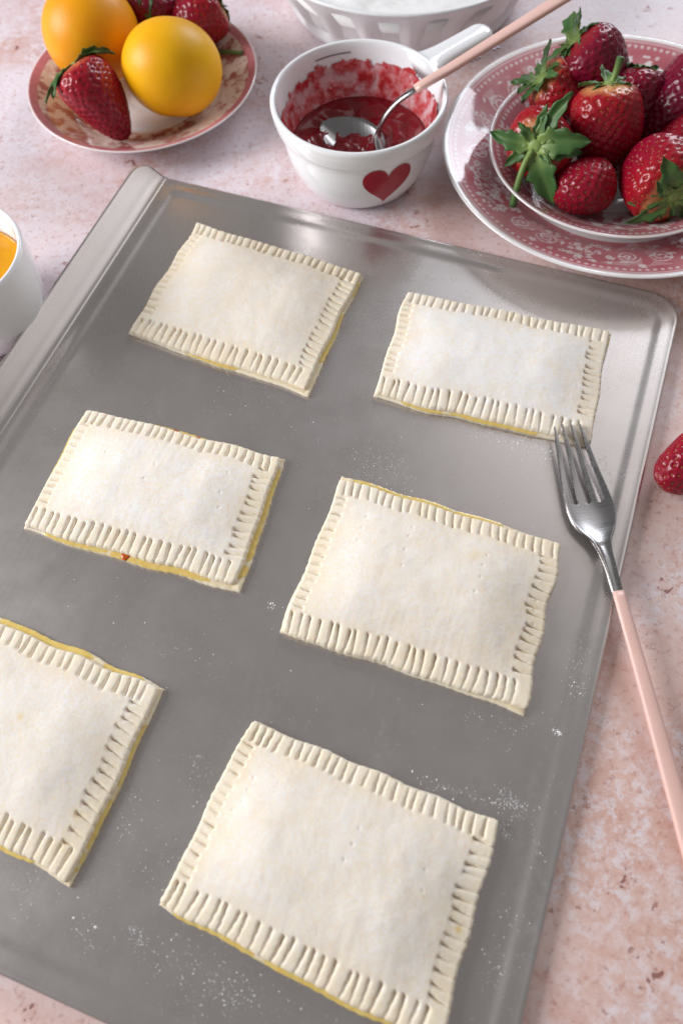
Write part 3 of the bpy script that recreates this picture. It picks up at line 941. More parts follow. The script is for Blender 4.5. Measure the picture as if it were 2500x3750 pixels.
# jam
jam = thing('jam', 'dark red strawberry jam smeared up the inside of the white cup', 'jam', (CUPC[0], CUPC[1], 0.0078))
JZ = 0.0225
nr_, na_ = 36, 96
rr_ = np.linspace(0.0, 1, nr_); aa = np.linspace(0, 2 * np.pi, na_, endpoint=False)
A_, Q_ = np.meshgrid(aa, rr_, indexing='ij')
Rj = Q_ * (rin(JZ) - 0.0002)
xj, yj = Rj * np.cos(A_), Rj * np.sin(A_)
zj = JZ + (fbm2(xj + 1, yj + 1, 110, 3, 3) - 0.5) * 0.011 * (1 - Q_ ** 6) + 0.0025 * Q_ ** 4
V = np.stack([xj, yj, zj - 0.0078], -1).reshape(-1, 3)
F = grid_faces(na_, nr_, True)
k = len(V)
zl = np.array([0.0222, 0.016, 0.011, 0.0088]); 
low = []
for a in aa:
    for z in zl:
        low.append(((rin(z) - 0.0003) * math.cos(a), (rin(z) - 0.0003) * math.sin(a), z - 0.0078))
V = np.concatenate([V, low]); F += grid_faces(na_, 4, True, k)
for i in range(na_):
    i2 = (i + 1) % na_
    F.append((i * nr_ + nr_ - 1, i2 * nr_ + nr_ - 1, k + i2 * 4, k + i * 4))
F.append(tuple(k + i * 4 + 3 for i in range(na_)))
thick = np.ones(len(V))
obj('jam_pool', fix_normals(mkmesh('jam_pool', V, F, True, {'thick': thick})), M_JAM, jam)
# smears on the wall, real thin patches with holes
na_, nz_ = 340, 90
aa = np.linspace(0, 2 * np.pi, na_, endpoint=False); zz = np.linspace(0.020, 0.0525, nz_)
A_, Z_ = np.meshgrid(aa, zz, indexing='ij')
sx_ = A_ * 0.05
nA = fbm2(A_ * 0.05 + 1, Z_ * 0.7 + 1, 190, 11, 4)
nB = fbm2(A_ * 0.05 + 3, Z_ + 3, 520, 17, 3)
back = 0.5 + 0.5 * np.cos(A_ - 1.4)
nC = fbm2(A_ * 0.05 + 7, Z_ * 0 + 2, 110, 23, 3)
topz = 0.0462 + 0.0068 * back + 0.007 * (nC - 0.5) + 0.003 * (nB - 0.5)
fld = 0.80 * nA + 0.20 * nB
cover = smooth((topz - Z_) / 0.010)
mask = 0.85 * fld + cover * 0.62
keep = (mask > 0.66) & (Z_ < topz + 0.002)
thk = np.clip((fld - 0.36) / 0.30, 0, 1) * smooth((topz + 0.001 - Z_) / 0.006)
Rw = rin(Z_) - 0.00025 - 0.0008 * thk
V = np.stack([Rw * np.cos(A_), Rw * np.sin(A_), Z_ - 0.0078], -1).reshape(-1, 3)
kf = keep.ravel()
F = [f_ for f_ in grid_faces(na_, nz_, True) if all(kf[i] for i in f_)]
used = np.unique(np.array(F).ravel()); remap = -np.ones(len(V), int); remap[used] = np.arange(len(used))
F = [tuple(remap[i] for i in f_) for f_ in F]
obj('jam_smear', mkmesh('jam_smear', V[used], F, True, {'thick': np.clip(thk.ravel()[used] * 0.75, 0, 1)}), M_JAM, jam)

# ------------------------------------------------------------------ spoon
def spoon():
    P = [W(1395, 566, 0.0225), W(1382, 500, 0.0310), W(1402, 440, 0.0420), W(1450, 378, 0.0530), W(1522, 326, 0.0622), W(1640, 255, 0.0675)]
    d = (W(2060, -8, 0.086) - P[-1]); d /= np.linalg.norm(d)
    tot = np.linalg.norm(W(2060, -8, 0.086) - P[-1])
    P += [P[-1] + d * tot * q for q in (0.33, 0.66, 1.0, 1.25)]
    P = np.array(P)
    base = W(1290, 488, 0.019)
    t = thing('jam_spoon', 'steel spoon with pink handle dipped in the jam, leaning on the cup rim', 'spoon', tuple(base))
    s = np.r_[0, np.cumsum(np.linalg.norm(np.diff(P, axis=0), axis=1))]
    ts = np.linspace(0, s[4], 26)
    C_ = np.stack([catmull(s, P[:, k], ts) for k in range(3)], 1)
    sec = [superellipse(0.0062 - 0.0018 * min(1, q / 8) + 0.0012 * max(0, (q - 16) / 10), 0.0030, 14, 2.2) for q in range(26)]
    V, F = sweep(C_ - base, sec)
    obj('neck', fix_normals(mkmesh('spoon_neck', V, F)), M_STEEL, t)
    ts = np.linspace(s[4] - 0.0005, s[-1], 30)
    C_ = np.stack([catmull(s, P[:, k], ts) for k in range(3)], 1)
    sec = [superellipse(0.0066 + 0.0030 * q / 29, 0.0042, 16, 3.0) for q in range(30)]
    V, F = sweep(C_ - base, sec)
    obj('handle', fix_normals(mkmesh('spoon_handle', V, F)), M_PINK, t)
    # bowl of the spoon: pointed oval dish
    tip = W(1176, 452, 0.0262); nk = W(1398, 560, 0.0225)
    ax = tip - nk; L = np.linalg.norm(ax); ax /= L
    side = np.cross(ax, [0, 0, 1.0]); side /= np.linalg.norm(side)
    up = np.cross(side, ax)
    # tilt the dish a little towards the light
    ro = math.radians(14); side, up = side * math.cos(ro) + up * math.sin(ro), up * math.cos(ro) - side * math.sin(ro)
    nu, nv = 26, 17
    V = []
    for i in range(nu):
        u = i / (nu - 1)
        w = 0.0165 * (math.sin(math.pi * min(1, u * 0.985 + 0.012) ** 0.86)) ** 0.62 + 0.0006
        for j in range(nv):
            q = -1 + 2 * j / (nv - 1)
            dep = 0.0058 * (math.sin(math.pi * u) ** 0.7) * (1 - q * q)
            V.append(nk - base + ax * (u * L) + side * (q * w) - up * dep)
    me = mkmesh('spoon_bowl', V, grid_faces(nu, nv))
    o = obj('spoon_bowl', fix_normals(me), M_STEEL, t)
    sm = o.modifiers.new('thick', 'SOLIDIFY'); sm.thickness = 0.0012; sm.offset = 0
spoon()

# ------------------------------------------------------------------ plates
WHT = np.array([0.83, 0.80, 0.79])
RED = np.array([0.49, 0.13, 0.16]); REDL = np.array([0.60, 0.26, 0.28]); REDD = np.array([0.36, 0.07, 0.09])
def plate_pattern(kind, r, th, R, seed):
    """flat printed transfer pattern; r, th arrays; returns colours"""
    g = np.random.default_rng(seed)
    n = r.size
    q = r / R
    ink = np.zeros(n)                      # 0 white .. 1 full red
    s = th * R                              # arc length on the rim
    x, y = r * np.cos(th), r * np.sin(th)
    if kind == 'large':
        ink = np.where((q > 0.60) & (q < 0.965), 1.0, 0.0)
        ink = ink * (0.93 + 0.3 * (fbm2(x + 5, y + 5, 60, seed, 3) - 0.5))
        b = (q - 0.925)
        nb = 150
        dot = np.hypot(b * R, (np.mod(th * nb / (2 * np.pi), 1) - 0.5) * 2 * np.pi * R * 0.925 / nb)
        ink = np.where(dot < 0.0012, ink * 0.35, ink)
        ink = np.where(np.abs(q - 0.955) < 0.006, ink * 0.6, ink)
        
        lo, hi = 0.66, 0.88
        nm, big = 420, 0.0042
        ctr = 0.45
    elif kind == 'small':
        ink = np.where((q > 0.80) & (q < 0.965), 0.9, 0.28)
        nb = 120
        dot = np.hypot((q - 0.925) * R, (np.mod(th * nb / (2 * np.pi), 1) - 0.5) * 2 * np.pi * R * 0.925 / nb)
        ink = np.where(dot < 0.0012, 0.25, ink)
        ink = np.where(np.abs(q - 0.80) < 0.008, 0.05, ink)
        m = fbm2(x + 5, y + 5, 170, seed, 4)
        ink = np.where(q < 0.79, np.clip((m - 0.40) * 6.0, 0.05, 0.9), ink)
        lo, hi = 0.82, 0.9
        nm, big = 90, 0.0035
    else:
        m = fbm2(x + 5, y + 5, 95, seed, 4)
        m2 = fbm2(x + 9, y + 2, 300, seed + 3, 3)
        ink = np.clip((0.65 * m + 0.35 * m2 - 0.46) * 9.0, 0.05, 1.0)
        ink = np.where(q < 0.50, 0.02, ink)
        ink = np.where((q > 0.92) & (q < 0.99), 0.8, ink)
        lo, hi = 0.55, 0.9
        nm, big = 110, 0.005
    # flowers and leaves knocked out of the ink, in clusters
    ncl = {'large': 8, 'small': 9, 'saucer': 7}[kind]
    cx = g.uniform(0, 2 * np.pi) + np.arange(ncl) * 2 * np.pi / ncl
    for k in range(nm):
        a = cx[k % ncl] + g.normal(0, 0.17 if kind == 'large' else 0.25)
        rq = g.uniform(lo, hi)
        px, py = rq * R * math.cos(a), rq * R * math.sin(a)
        sel = np.where((np.abs(x - px) < big) & (np.abs(y - py) < big))[0]
        if len(sel) == 0: continue
        dx, dy = x[sel] - px, y[sel] - py
        dd = np.hypot(dx, dy); ph = np.arctan2(dy, dx)
        sz = big * g.uniform(0.35, 0.8)
        if k % 3 == 0:                       # five-petal flower
            pet = sz * (0.55 + 0.45 * np.cos(2.5 * (ph + g.uniform(0, 6))) ** 2)
            mk = (dd < pet) & (dd > sz * 0.18)
        elif k % 3 == 1:                     # leaf
            an = g.uniform(0, 6.28); u = dx * math.cos(an) + dy * math.sin(an); v_ = -dx * math.sin(an) + dy * math.cos(an)
            mk = (np.abs(v_) < 0.32 * sz * (1 - (u / sz) ** 2)) & (np.abs(u) < sz)
        else:                                # little scroll
            rs = sz * (0.25 + 0.75 * np.mod(ph + g.uniform(0, 6.28), 2 * np.pi) / (2 * np.pi))
            mk = np.abs(dd - rs) < 0.0006
        ink[sel[mk]] = ink[sel[mk]] * 0.22 if kind != 'saucer' else np.clip(ink[sel[mk]] + (0.35 if k % 2 else -0.4), 0.05, 0.9)
    if kind == 'large':                      # larger scrolls between the clusters
        for k in range(ncl):
            for sg in (-1, 1):
                a = cx[k] + np.pi / ncl + sg * 0.11
                px, py = 0.78 * R * math.cos(a), 0.78 * R * math.sin(a)
                # local frame: radial / tangential
                e_r = np.array([math.cos(a), math.sin(a)]); e_t = np.array([-math.sin(a), math.cos(a)])
                u = (x - px) * e_r[0] + (y - py) * e_r[1]; v_ = ((x - px) * e_t[0] + (y - py) * e_t[1]) * sg
                ph = np.arctan2(u, v_); dd = np.hypot(u, v_)
                for turn in range(2):
                    rs = 0.0008 + 0.00055 * (ph + np.pi + 2 * np.pi * turn)
                    ink = np.where((np.abs(dd - rs) < 0.0006) & (dd < 0.0075), ink * 0.3, ink)
        cloud = fbm2(x + 2, y + 8, 90, seed + 8, 3)
        ink = ink * np.where((cloud > 0.66) & (q < 0.88), 0.75, 1.0)
    ink = np.clip(ink, 0, 1)[:, None]
    if kind == 'saucer':
        tone = fbm2(x + 1, y + 1, 40, seed + 5, 2)[:, None]
        wh_c = np.array([0.82, 0.77, 0.72])
        redc = np.array([0.40, 0.11, 0.115]) * (1 - tone) + np.array([0.42, 0.17, 0.12]) * tone
        wh = np.array([0.74, 0.60, 0.51])
    else:
        redc = RED; wh = WHT
    out = wh * (1 - ink) + redc * ink
    if kind == 'saucer':
        out = np.where((q < 0.50)[:, None], wh_c, out)
        out = np.where(((q > 0.92) & (q < 0.99))[:, None], np.array([0.56, 0.20, 0.22]) * (0.85 + 0.3 * m2[:, None]), out)
    return out

def plate(name, label, cx, cy, z0, R, H, kind, seed, na=900, group=None):
    t = thing(name, label, 'plate', (cx, cy, z0), 0, group)
    # profile: underside from the axis outward, edge, then upper side back to the axis
    w = 0.60
    under = smooth_profile([(0, 0.0022), (0.50 * R, 0.0022), (0.53 * R, 0.0004), (0.56 * R, 0.0), (0.585 * R, 0.0012), (0.66 * R, H * 0.22), (0.80 * R, H * 0.50), (0.93 * R, H * 0.79), (0.992 * R, H * 0.955)], 34)
    edge = [(1.0 * R, H * 0.985), (0.997 * R, H * 1.015), (0.988 * R, H * 1.02)]
    upper = smooth_profile([(0.988 * R, H * 1.02), (0.93 * R, H * 0.915), (0.80 * R, H * 0.665), (0.70 * R, H * 0.47), (0.63 * R, H * 0.29), (0.57 * R, 0.0052), (0.48 * R, 0.0042), (0, 0.0040)], 150)[1:]
    pr = np.concatenate([under, edge[:-1], upper])
    V, F, th = lathe(pr, na)
    kk = len(pr)
    r = np.tile(pr[:, 0], na); T = np.repeat(th, kk)
    isup = np.tile(np.arange(kk) > len(under) + 1, na)
    c = np.tile(WHT, (len(V), 1))
    c[isup] = plate_pattern(kind, r[isup], T[isup], R, seed)
    obj('dish', fix_normals(mkmesh(name, V, F, True, None, c)), M_PRINT, t)
    return t
BP = (0.2091, 0.4440)
plate('dinner_plate', 'wide pink and white transferware plate underneath a smaller plate of strawberries', BP[0], BP[1], 0.0, 0.120, 0.0245, 'large', 5, 1000)
SP = (0.2035, 0.4365)
SPZ = 0.0046
plate('side_plate', 'small pink patterned plate stacked on the wide plate, holding strawberries', SP[0], SP[1], SPZ, 0.0852, 0.0262, 'small', 9, 800)
LP = (-0.1207, 0.5658)
plate('fruit_saucer', 'red and cream patterned saucer holding two lemons and strawberries', LP[0], LP[1], 0.0, 0.0860, 0.0220, 'saucer', 14, 700)

# ------------------------------------------------------------------ white fluted dish of flour
FB = (0.088, 0.676); FR = 0.1215; FH = 0.0545
def flute(th, r, z):
    k = np.clip((z - 0.004) / 0.012, 0, 1) * smooth((FH + 0.002 - z) / 0.030) * (r > 0.085)
    return -0.0066 * (0.5 + 0.5 * np.cos(th * 20)) * k
fp_out = smooth_profile([(0, 0.0015), (0.082, 0.0012), (0.088, 0.0), (0.0915, 0.0018), (0.0985, 0.0150), (0.1085, 0.0320), (0.1175, 0.0470), (0.1205, 0.0525)], 60)
fp_rim = [(0.1215, 0.0540), (0.1208, 0.0552), (0.1192, 0.0552), (0.1180, 0.0540)]
fp_in = smooth_profile([(0.1180, 0.0540), (0.1130, 0.0450), (0.1020, 0.0280), (0.0930, 0.0120), (0.084, 0.0062), (0, 0.0055)], 30)[1:]
fb = thing('fluted_dish', 'white fluted ceramic dish full of flour behind the heart cup', 'dish', (FB[0], FB[1], 0), 0.1)
fp = np.concatenate([fp_out, fp_rim, fp_in])
def flute_out(th, r, z):
    g_ = flute(th, r, z)
    m = np.zeros(g_.shape); m[:, :60] = g_[:, :60]
    return m
V, F, _ = lathe(fp, 420, flute_out)
obj('dish_body', fix_normals(mkmesh('fluted_dish', V, F)), M_CREAMW, fb)
fl = thing('flour_heap', 'heap of white flour filling the fluted dish', 'flour', (FB[0], FB[1], 0.0062))
nr_, na_ = 70, 150
aa = np.linspace(0, 2 * np.pi, na_, endpoint=False); q = np.linspace(0, 1, nr_)
A_, Q_ = np.meshgrid(aa, q, indexing='ij')
Rf = Q_ * 0.1155
x_, y_ = Rf * np.cos(A_), Rf * np.sin(A_)
zf_ = 0.0455 + 0.009 * (1 - Q_ ** 2) + (fbm2(x_ + 1, y_ + 1, 40, 31, 4) - 0.5) * 0.009 * (1 - Q_ ** 8) + (fbm2(x_ + 1, y_ + 1, 300, 35, 2) - 0.5) * 0.0022 * (1 - Q_ ** 8)
V = np.stack([x_, y_, zf_], -1).reshape(-1, 3); F = grid_faces(na_, nr_, True)
k = len(V); V = np.concatenate([V, [(0.0845 * math.cos(a), 0.0845 * math.sin(a), 0.0008) for a in aa]])
for i in range(na_):
    i2 = (i + 1) % na_
    F.append((i * nr_ + nr_ - 1, i2 * nr_ + nr_ - 1, k + i2, k + i))
F.append(tuple(k + i for i in range(na_)))
V[:, 2] -= 0.0062 * 0
V = np.array(V); V[:nr_ * na_, 2] -= 0.0062
obj('flour_surface', fix_normals(mkmesh('flour_surface', V, F)), M_FLOUR, fl)

# ------------------------------------------------------------------ white ramekin of beaten egg
rim_r = W(72, 925, 0.058)
RK = (rim_r[0] - 0.0445, rim_r[1] + 0.004)
rk = thing('ramekin', 'plain white ramekin of beaten egg beside the raised rim of the sheet', 'bowl', (RK[0], RK[1], 0))
rp = np.concatenate([smooth_profile([(0, 0.0015), (0.026, 0.0012), (0.030, 0.0), (0.0340, 0.0012), (0.0400, 0.0090), (0.0432, 0.0200), (0.0445, 0.0350), (0.0448, 0.0500), (0.0450, 0.0560)], 50),
                     [(0.0448, 0.0574), (0.0438, 0.0582), (0.0426, 0.0578)],
                     smooth_profile([(0.0418, 0.0565), (0.0412, 0.0500), (0.0405, 0.0350), (0.0385, 0.0180), (0.030, 0.0075), (0, 0.0062)], 30)])
V, F, _ = lathe(rp, 120)
obj('bowl_body', fix_normals(mkmesh('ramekin', V, F)), M_WHITE, rk)
eg = thing('beaten_egg', 'orange yellow beaten egg filling the white ramekin', 'egg', (RK[0], RK[1], 0.0070))
EZ = 0.0395
ep = [(0, EZ), (0.020, EZ), (0.034, EZ), (0.0388, EZ + 0.0001), (0.0403, EZ + 0.0008), (0.0400, EZ - 0.004), (0.0378, 0.0180), (0.029, 0.0082), (0, 0.0070)]
V, F, _ = lathe([(r, z - 0.0070) for r, z in ep], 80)
obj('egg_surface', fix_normals(mkmesh('egg_surface', V, F)), M_YOLK, eg)

# ------------------------------------------------------------------ lemons
def lemon(label, p, R, axis, elong, mat):
    axis = np.array(axis, float); axis /= np.linalg.norm(axis)
    x = np.cross([0.1, 0.9, 0.2], axis); x /= np.linalg.norm(x); y = np.cross(axis, x)
    t = thing('lemon', label, 'lemon', tuple(p), 0, None, np.stack([x, y, axis], 1))
    n, m = 64, 96
    ph = np.linspace(0, np.pi, n)
    r = np.sin(ph) * R; z = -np.cos(ph) * R * elong
    z = z - np.sign(z) * 0.0015 * np.exp(-(np.minimum(ph, np.pi - ph) / 0.16) ** 2)
    V, F, th = lathe(np.stack([r, z], 1), m)
    V = V * (1 + 0.02 * (fbm2(V[:, 0] + V[:, 2] + 1, V[:, 1] + 1, 30, int(R * 1e5), 2) - 0.5))[:, None]
    obj('peel', fix_normals(mkmesh('lemon', V, F)), mat, t)
    V, F, _ = lathe([(0, 0), (0.0028, 0.0002), (0.0034, 0.0012), (0.0022, 0.0022), (0, 0.0024)], 14)
    V[:, 2] += R * elong - 0.0024
    obj('stem_end', fix_normals(mkmesh('lemon_stem', V, F)), M_LEAF, t)
lemon('smooth yellow lemon in front of the orange one on the patterned saucer', W(632, 250, 0.041), 0.0352, (0.1, 0.62, 0.74), 0.90, M_LEMON)
lemon('deep orange lemon at the back of the patterned saucer', W(336, 122, 0.045), 0.0345, (-0.1, 0.5, 0.8), 0.98, M_ORANGE)

# ------------------------------------------------------------------ strawberries
def leaf_mesh(L, w, lift, curl, seed):
    n, m = 20, 7
    V = []; pale = []
    r = random.Random(seed)
    tw = r.uniform(-0.35, 0.35); bend = r.uniform(-0.18, 0.18)
    for i in range(n):
        u = i / (n - 1)
        ww = w * (math.sin(math.pi * (0.10 + 0.90 * u) ** 0.80)) ** 0.8 * 0.5 + 0.0002
        ww *= 1 + 0.16 * math.sin(u * 21 + seed) + 0.08 * math.sin(u * 37 + seed * 2)
        if u > 0.999: ww = 0.0001
        for j in range(m):
            q = -1 + 2 * j / (m - 1)
            fold = 0.26 * abs(q) * ww * 1.8 + tw * q * ww * u
            V.append((u * L, q * ww + bend * u * u * L, lift * u * L - curl * u * u * L + fold + 0.0011 * u * math.sin(8 * u + q * 2.2 + seed)))
            pale.append(max(0, 1 - u * 2.6) * 0.9 + (0.5 if j == m // 2 else 0) * 0.35)
    F = grid_faces(n, m)
    k = len(V)
    V2 = [(x, y, z - 0.00025) for x, y, z in V]
    F += [tuple(i + k for i in f_[::-1]) for f_ in grid_faces(n, m)]
    ring = [i * m for i in range(n)] + [(n - 1) * m + j for j in range(1, m)] + [i * m + m - 1 for i in range(n - 2, -1, -1)] + [j for j in range(m - 2, 0, -1)]
    for i in range(len(ring)):
        p, q_ = ring[i], ring[(i + 1) % len(ring)]
        F.append((q_, p, p + k, q_ + k))
    return mkmesh('leaf', V + V2, F, True, {'pale': pale + pale})

PT = [0, 0.03, 0.09, 0.2, 0.38, 0.58, 0.74, 0.87, 0.95, 0.985, 1.0]
PRF = {'cone': [0.0, 0.20, 0.36, 0.56, 0.78, 0.94, 1.0, 0.95, 0.76, 0.50, 0.22],
       'blunt': [0.0, 0.30, 0.52, 0.74, 0.92, 1.0, 0.99, 0.90, 0.70, 0.46, 0.20]}
OCT = np.array([(1, 0, 0), (-1, 0, 0), (0, 1, 0), (0, -1, 0), (0, 0, 1), (0, 0, -1)], float)
OCF = [(0, 2, 4), (2, 1, 4), (1, 3, 4), (3, 0, 4), (2, 0, 5), (1, 2, 5), (3, 1, 5), (0, 3, 5)]

def strawberry(label, p, axis, L, R, mat, seed, leaves=(), stem=None, shape='cone', seedmat=None, flat=1.0, group=None):
    """p: centre; axis: towards the green calyx; leaves: (angle as seen from the camera, length, width, lift, curl)"""
    a = np.array(axis, float); a /= np.linalg.norm(a)
    x = CR - np.dot(CR, a) * a; x /= np.linalg.norm(x)
    y = np.cross(a, x)
    org = np.asarray(p, float) - a * L * 0.5
    t = thing('strawberry', label, 'strawberry', tuple(org), 0, group, np.stack([x, y, a], 1))
    r_ = np.random.default_rng(seed)
    na, nz = 120, 84
    tt = np.linspace(0, 1, nz) ** 1.0
    tt = 0.5 - 0.5 * np.cos(np.pi * np.clip(tt, 0, 1)); tt = 0.6 * tt + 0.4 * np.linspace(0, 1, nz)
    rp = np.maximum(catmull(PT, PRF[shape], tt), 0) * R; rp[0] = 0.00005
    zp = tt * L
    th = np.linspace(0, 2 * np.pi, na, endpoint=False)
    TH, RP = np.meshgrid(th, rp, indexing='ij'); _, ZP = np.meshgrid(th, zp, indexing='ij'); _, TT = np.meshgrid(th, tt, indexing='ij')
    o1, o2, o3 = r_.uniform(0, 6.28, 3)
    RP = RP * (1 + 0.05 * np.sin(TH * 2 + o1) + 0.035 * np.sin(3 * TH + o2 + 4 * TT) + 0.03 * np.sin(TH + o3 + 7 * TT))
    X_, Y_ = RP * np.cos(TH) * flat, RP * np.sin(TH)
    # seeds on a spiral, evenly over the surface
    ar = np.cumsum(np.r_[0, 0.5 * (rp[1:] + rp[:-1]) * np.hypot(np.diff(rp), np.diff(zp))])
    ns = int(ar[-1] * 2 * np.pi / 2.1e-5)
    u = (np.arange(ns) + 0.5) / ns * ar[-1] * 0.985
    ts = np.interp(u, ar, tt); an = np.arange(ns) * 2.39996 + r_.normal(0, 0.06, ns)
    def surf(tq, aq):
        r0 = np.interp(tq, tt, rp) * (1 + 0.05 * np.sin(aq * 2 + o1) + 0.035 * np.sin(3 * aq + o2 + 4 * tq) + 0.03 * np.sin(aq + o3 + 7 * tq))
        return np.stack([r0 * np.cos(aq) * flat, r0 * np.sin(aq), tq * L], -1)
    S = surf(ts, an)
    P_ = np.stack([X_, Y_, ZP], -1).reshape(-1, 3)
    D = np.sqrt(((P_[:, None, :] - S[None]) ** 2).sum(-1))
    dm = D.min(1)
    dimple = 0.0010 * np.exp(-(dm / 0.0012) ** 2) - 0.00025 * np.exp(-((dm - 0.0024) / 0.0009) ** 2)
    nrm = np.stack([np.cos(TH), np.sin(TH), 0.35 * (TT - 0.55)], -1).reshape(-1, 3); nrm /= np.linalg.norm(nrm, axis=1)[:, None]
    fade = np.clip(TT.ravel() / 0.04, 0, 1) * np.clip((1 - TT.ravel()) / 0.05, 0, 1)
    P_ = P_ - nrm * (dimple * fade)[:, None]
    F = grid_faces(na, nz, True)
    k = len(P_); P_ = np.concatenate([P_, [(0, 0, L * 0.995)]])
    for i in range(na):
        F.append((i * nz + nz - 1, ((i + 1) % na) * nz + nz - 1, k))
    obj('flesh', fix_normals(mkmesh('strawberry_flesh', P_, F, True, {'t': np.r_[TT.ravel(), 1.0]})), mat, t)
    SV = []; SF = []
    for s_, aq, tq in zip(S, an, ts):
        n_ = np.array([math.cos(aq), math.sin(aq), 0.35 * (tq - 0.55)]); n_ /= np.linalg.norm(n_)
        e1 = np.array([0, 0, 1.0]) - n_[2] * n_; e1 /= np.linalg.norm(e1); e2 = np.cross(n_, e1)
        c = s_ - n_ * 0.00075
        b0 = len(SV)
        for o in OCT:
            SV.append(c + e1 * o[0] * 0.00085 + e2 * o[1] * 0.00055 + n_ * o[2] * 0.00045)
        SF += [tuple(i + b0 for i in f_) for f_ in OCF]
    so = obj('seeds', fix_normals(mkmesh('strawberry_seeds', SV, SF)), seedmat or M_SEED, t)
    so['kind'] = 'stuff'
    for q, lf in enumerate(leaves):
        ang, ll, lw, lift, curl = lf
        o = obj('leaf', leaf_mesh(ll, lw, lift, curl, seed * 50 + q), M_LEAF, t)
        o.location = (0.0022 * math.cos(math.radians(ang)), 0.0022 * math.sin(math.radians(ang)), L * 0.985)
        o.rotation_euler = (0, 0, math.radians(ang))
    if leaves:                                # green cap where the leaves meet
        V, F, _ = lathe([(0, -0.001), (0.0045, -0.0008), (0.0050, 0.0006), (0.0034, 0.0018), (0.0016, 0.0024), (0, 0.0022)], 16)
        V[:, 2] += L * 0.985
        obj('calyx_cap', fix_normals(mkmesh('calyx_cap', V, F, True, {'pale': np.full(len(V), 0.8)})), M_LEAF, t)
    if stem:
        pts = np.array(stem, float); pts[:, 2] += L * 0.985
        s = np.r_[0, np.cumsum(np.linalg.norm(np.diff(pts, axis=0), axis=1))]
        ts_ = np.linspace(0, s[-1], 18)
        C_ = np.stack([catmull(s, pts[:, k_], ts_) for k_ in range(3)], 1)
        sec = [superellipse(0.0034 + 0.0016 * q / 17, 0.0034 + 0.0016 * q / 17, 10) for q in range(18)]
        V, F = sweep(C_, sec, ups=[(0.3, 0.5, 0.8)] * 18)
        obj('stem', fix_normals(mkmesh('stem', V, F, True, {'pale': np.linspace(0.9, 0.0, 18).repeat(10)})), M_LEAF, t)
    return t

def ring_leaves(n, ll, lw, lift, curl, seed):
    r = random.Random(seed)
    return [(360 * k / n + r.uniform(-14, 14), ll * r.uniform(0.75, 1.15), lw * r.uniform(0.8, 1.2), lift + r.uniform(-0.25, 0.35), curl + r.uniform(-0.2, 0.3)) for k in range(n)]

GB = 'strawberries heaped on the stacked plates'
strawberry('strawberry with large splayed green leaves facing out and a long hanging stem', W(1985, 528, 0.0385), (-0.42, -0.66, 0.50), 0.046, 0.0215, M_BERRY_P, 1,
           [(62, 0.034, 0.010, 0.10, 0.05), (78, 0.022, 0.007, 0.3, 0.2), (14, 0.031, 0.016, 0.35, 0.45), (-14, 0.027, 0.010, 0.05, 0.25), (172, 0.028, 0.011, 0.15, 0.10), (205, 0.021, 0.007, 0.1, 0.3), (292, 0.036, 0.017, 0.12, 0.35), (250, 0.016, 0.006, 0.3, 0.3), (325, 0.013, 0.005, 0.5, 0.2), (120, 0.015, 0.006, 0.6, 0.1)],
           stem=[(-0.001, -0.002, 0.001), (-0.004, -0.009, 0.004), (-0.0075, -0.022, 0.004), (-0.010, -0.036, 0.002)], shape='blunt', group=GB)
strawberry('small bright strawberry lying on its side, tip towards the hanging stem', W(2128, 686, 0.0295), (0.86, 0.30, -0.16), 0.039, 0.0176, M_BERRY, 2,
           ring_leaves(7, 0.014, 0.006, -0.1, 0.3, 2), shape='blunt', group=GB)
strawberry('tall upright strawberry with curled green stem in the middle of the heap', W(2216, 480, 0.0405), (-0.04, 0.42, 0.90), 0.056, 0.0222, M_BERRY_P, 3,
           [(160, 0.017, 0.006, 0.15, 0.1), (200, 0.012, 0.005, 0.1, 0.2), (100, 0.014, 0.006, 0.8, 0.2), (40, 0.012, 0.005, 0.4, 0.3), (-30, 0.011, 0.005, 0.2, 0.3), (250, 0.010, 0.004, 0.1, 0.4), (300, 0.010, 0.004, 0.1, 0.4)],
           stem=[(0.001, 0, 0.001), (0.003, 0.000, 0.007), (0.0048, -0.001, 0.015)], shape='blunt', group=GB)
strawberry('strawberry with ragged leaves behind the one with splayed leaves', W(2062, 352, 0.0370), (-0.74, 0.05, 0.58), 0.044, 0.0185, M_BERRY_P, 4,
           ring_leaves(8, 0.017, 0.006, 0.35, 0.2, 4), shape='blunt', group=GB)
strawberry('dark strawberry with curling leaves at the back of the heap', W(2186, 258, 0.0470), (-0.62, 0.28, 0.62), 0.052, 0.0225, M_BERRY_D, 5,
           [(165, 0.026, 0.009, 0.1, 0.1), (110, 0.020, 0.011, 0.35, 0.5), (75, 0.022, 0.011, 0.7, 0.35), (40, 0.015, 0.007, 0.8, 0.1), (210, 0.018, 0.008, 0.1, 0.2), (250, 0.020, 0.009, 0.0, 0.5), (0, 0.014, 0.007, 0.3, 0.5)],
           shape='blunt', seedmat=M_SEED_D, group=GB)
strawberry('strawberry squeezed behind the tall upright one', W(2312, 402, 0.0335), (0.10, 0.55, 0.80), 0.050, 0.0188, M_BERRY_D, 6,
           ring_leaves(6, 0.010, 0.005, 0.3, 0.3, 6), shape='blunt', seedmat=M_SEED_D, group=GB)
strawberry('big dark strawberry at the far side of the heap, tip towards the middle', W(2468, 398, 0.0390), (0.72, 0.42, 0.42), 0.060, 0.0245, M_BERRY_D, 7,
           ring_leaves(7, 0.016, 0.007, 0.2, 0.3, 7), seedmat=M_SEED_D, shape='cone', group=GB)
strawberry('glossy red strawberry between the big dark one and the pale shouldered one', W(2500, 548, 0.0330), (0.80, 0.25, 0.30), 0.044, 0.0190, M_BERRY, 8,
           ring_leaves(6, 0.013, 0.006, 0.2, 0.3, 8), shape='blunt', group=GB)
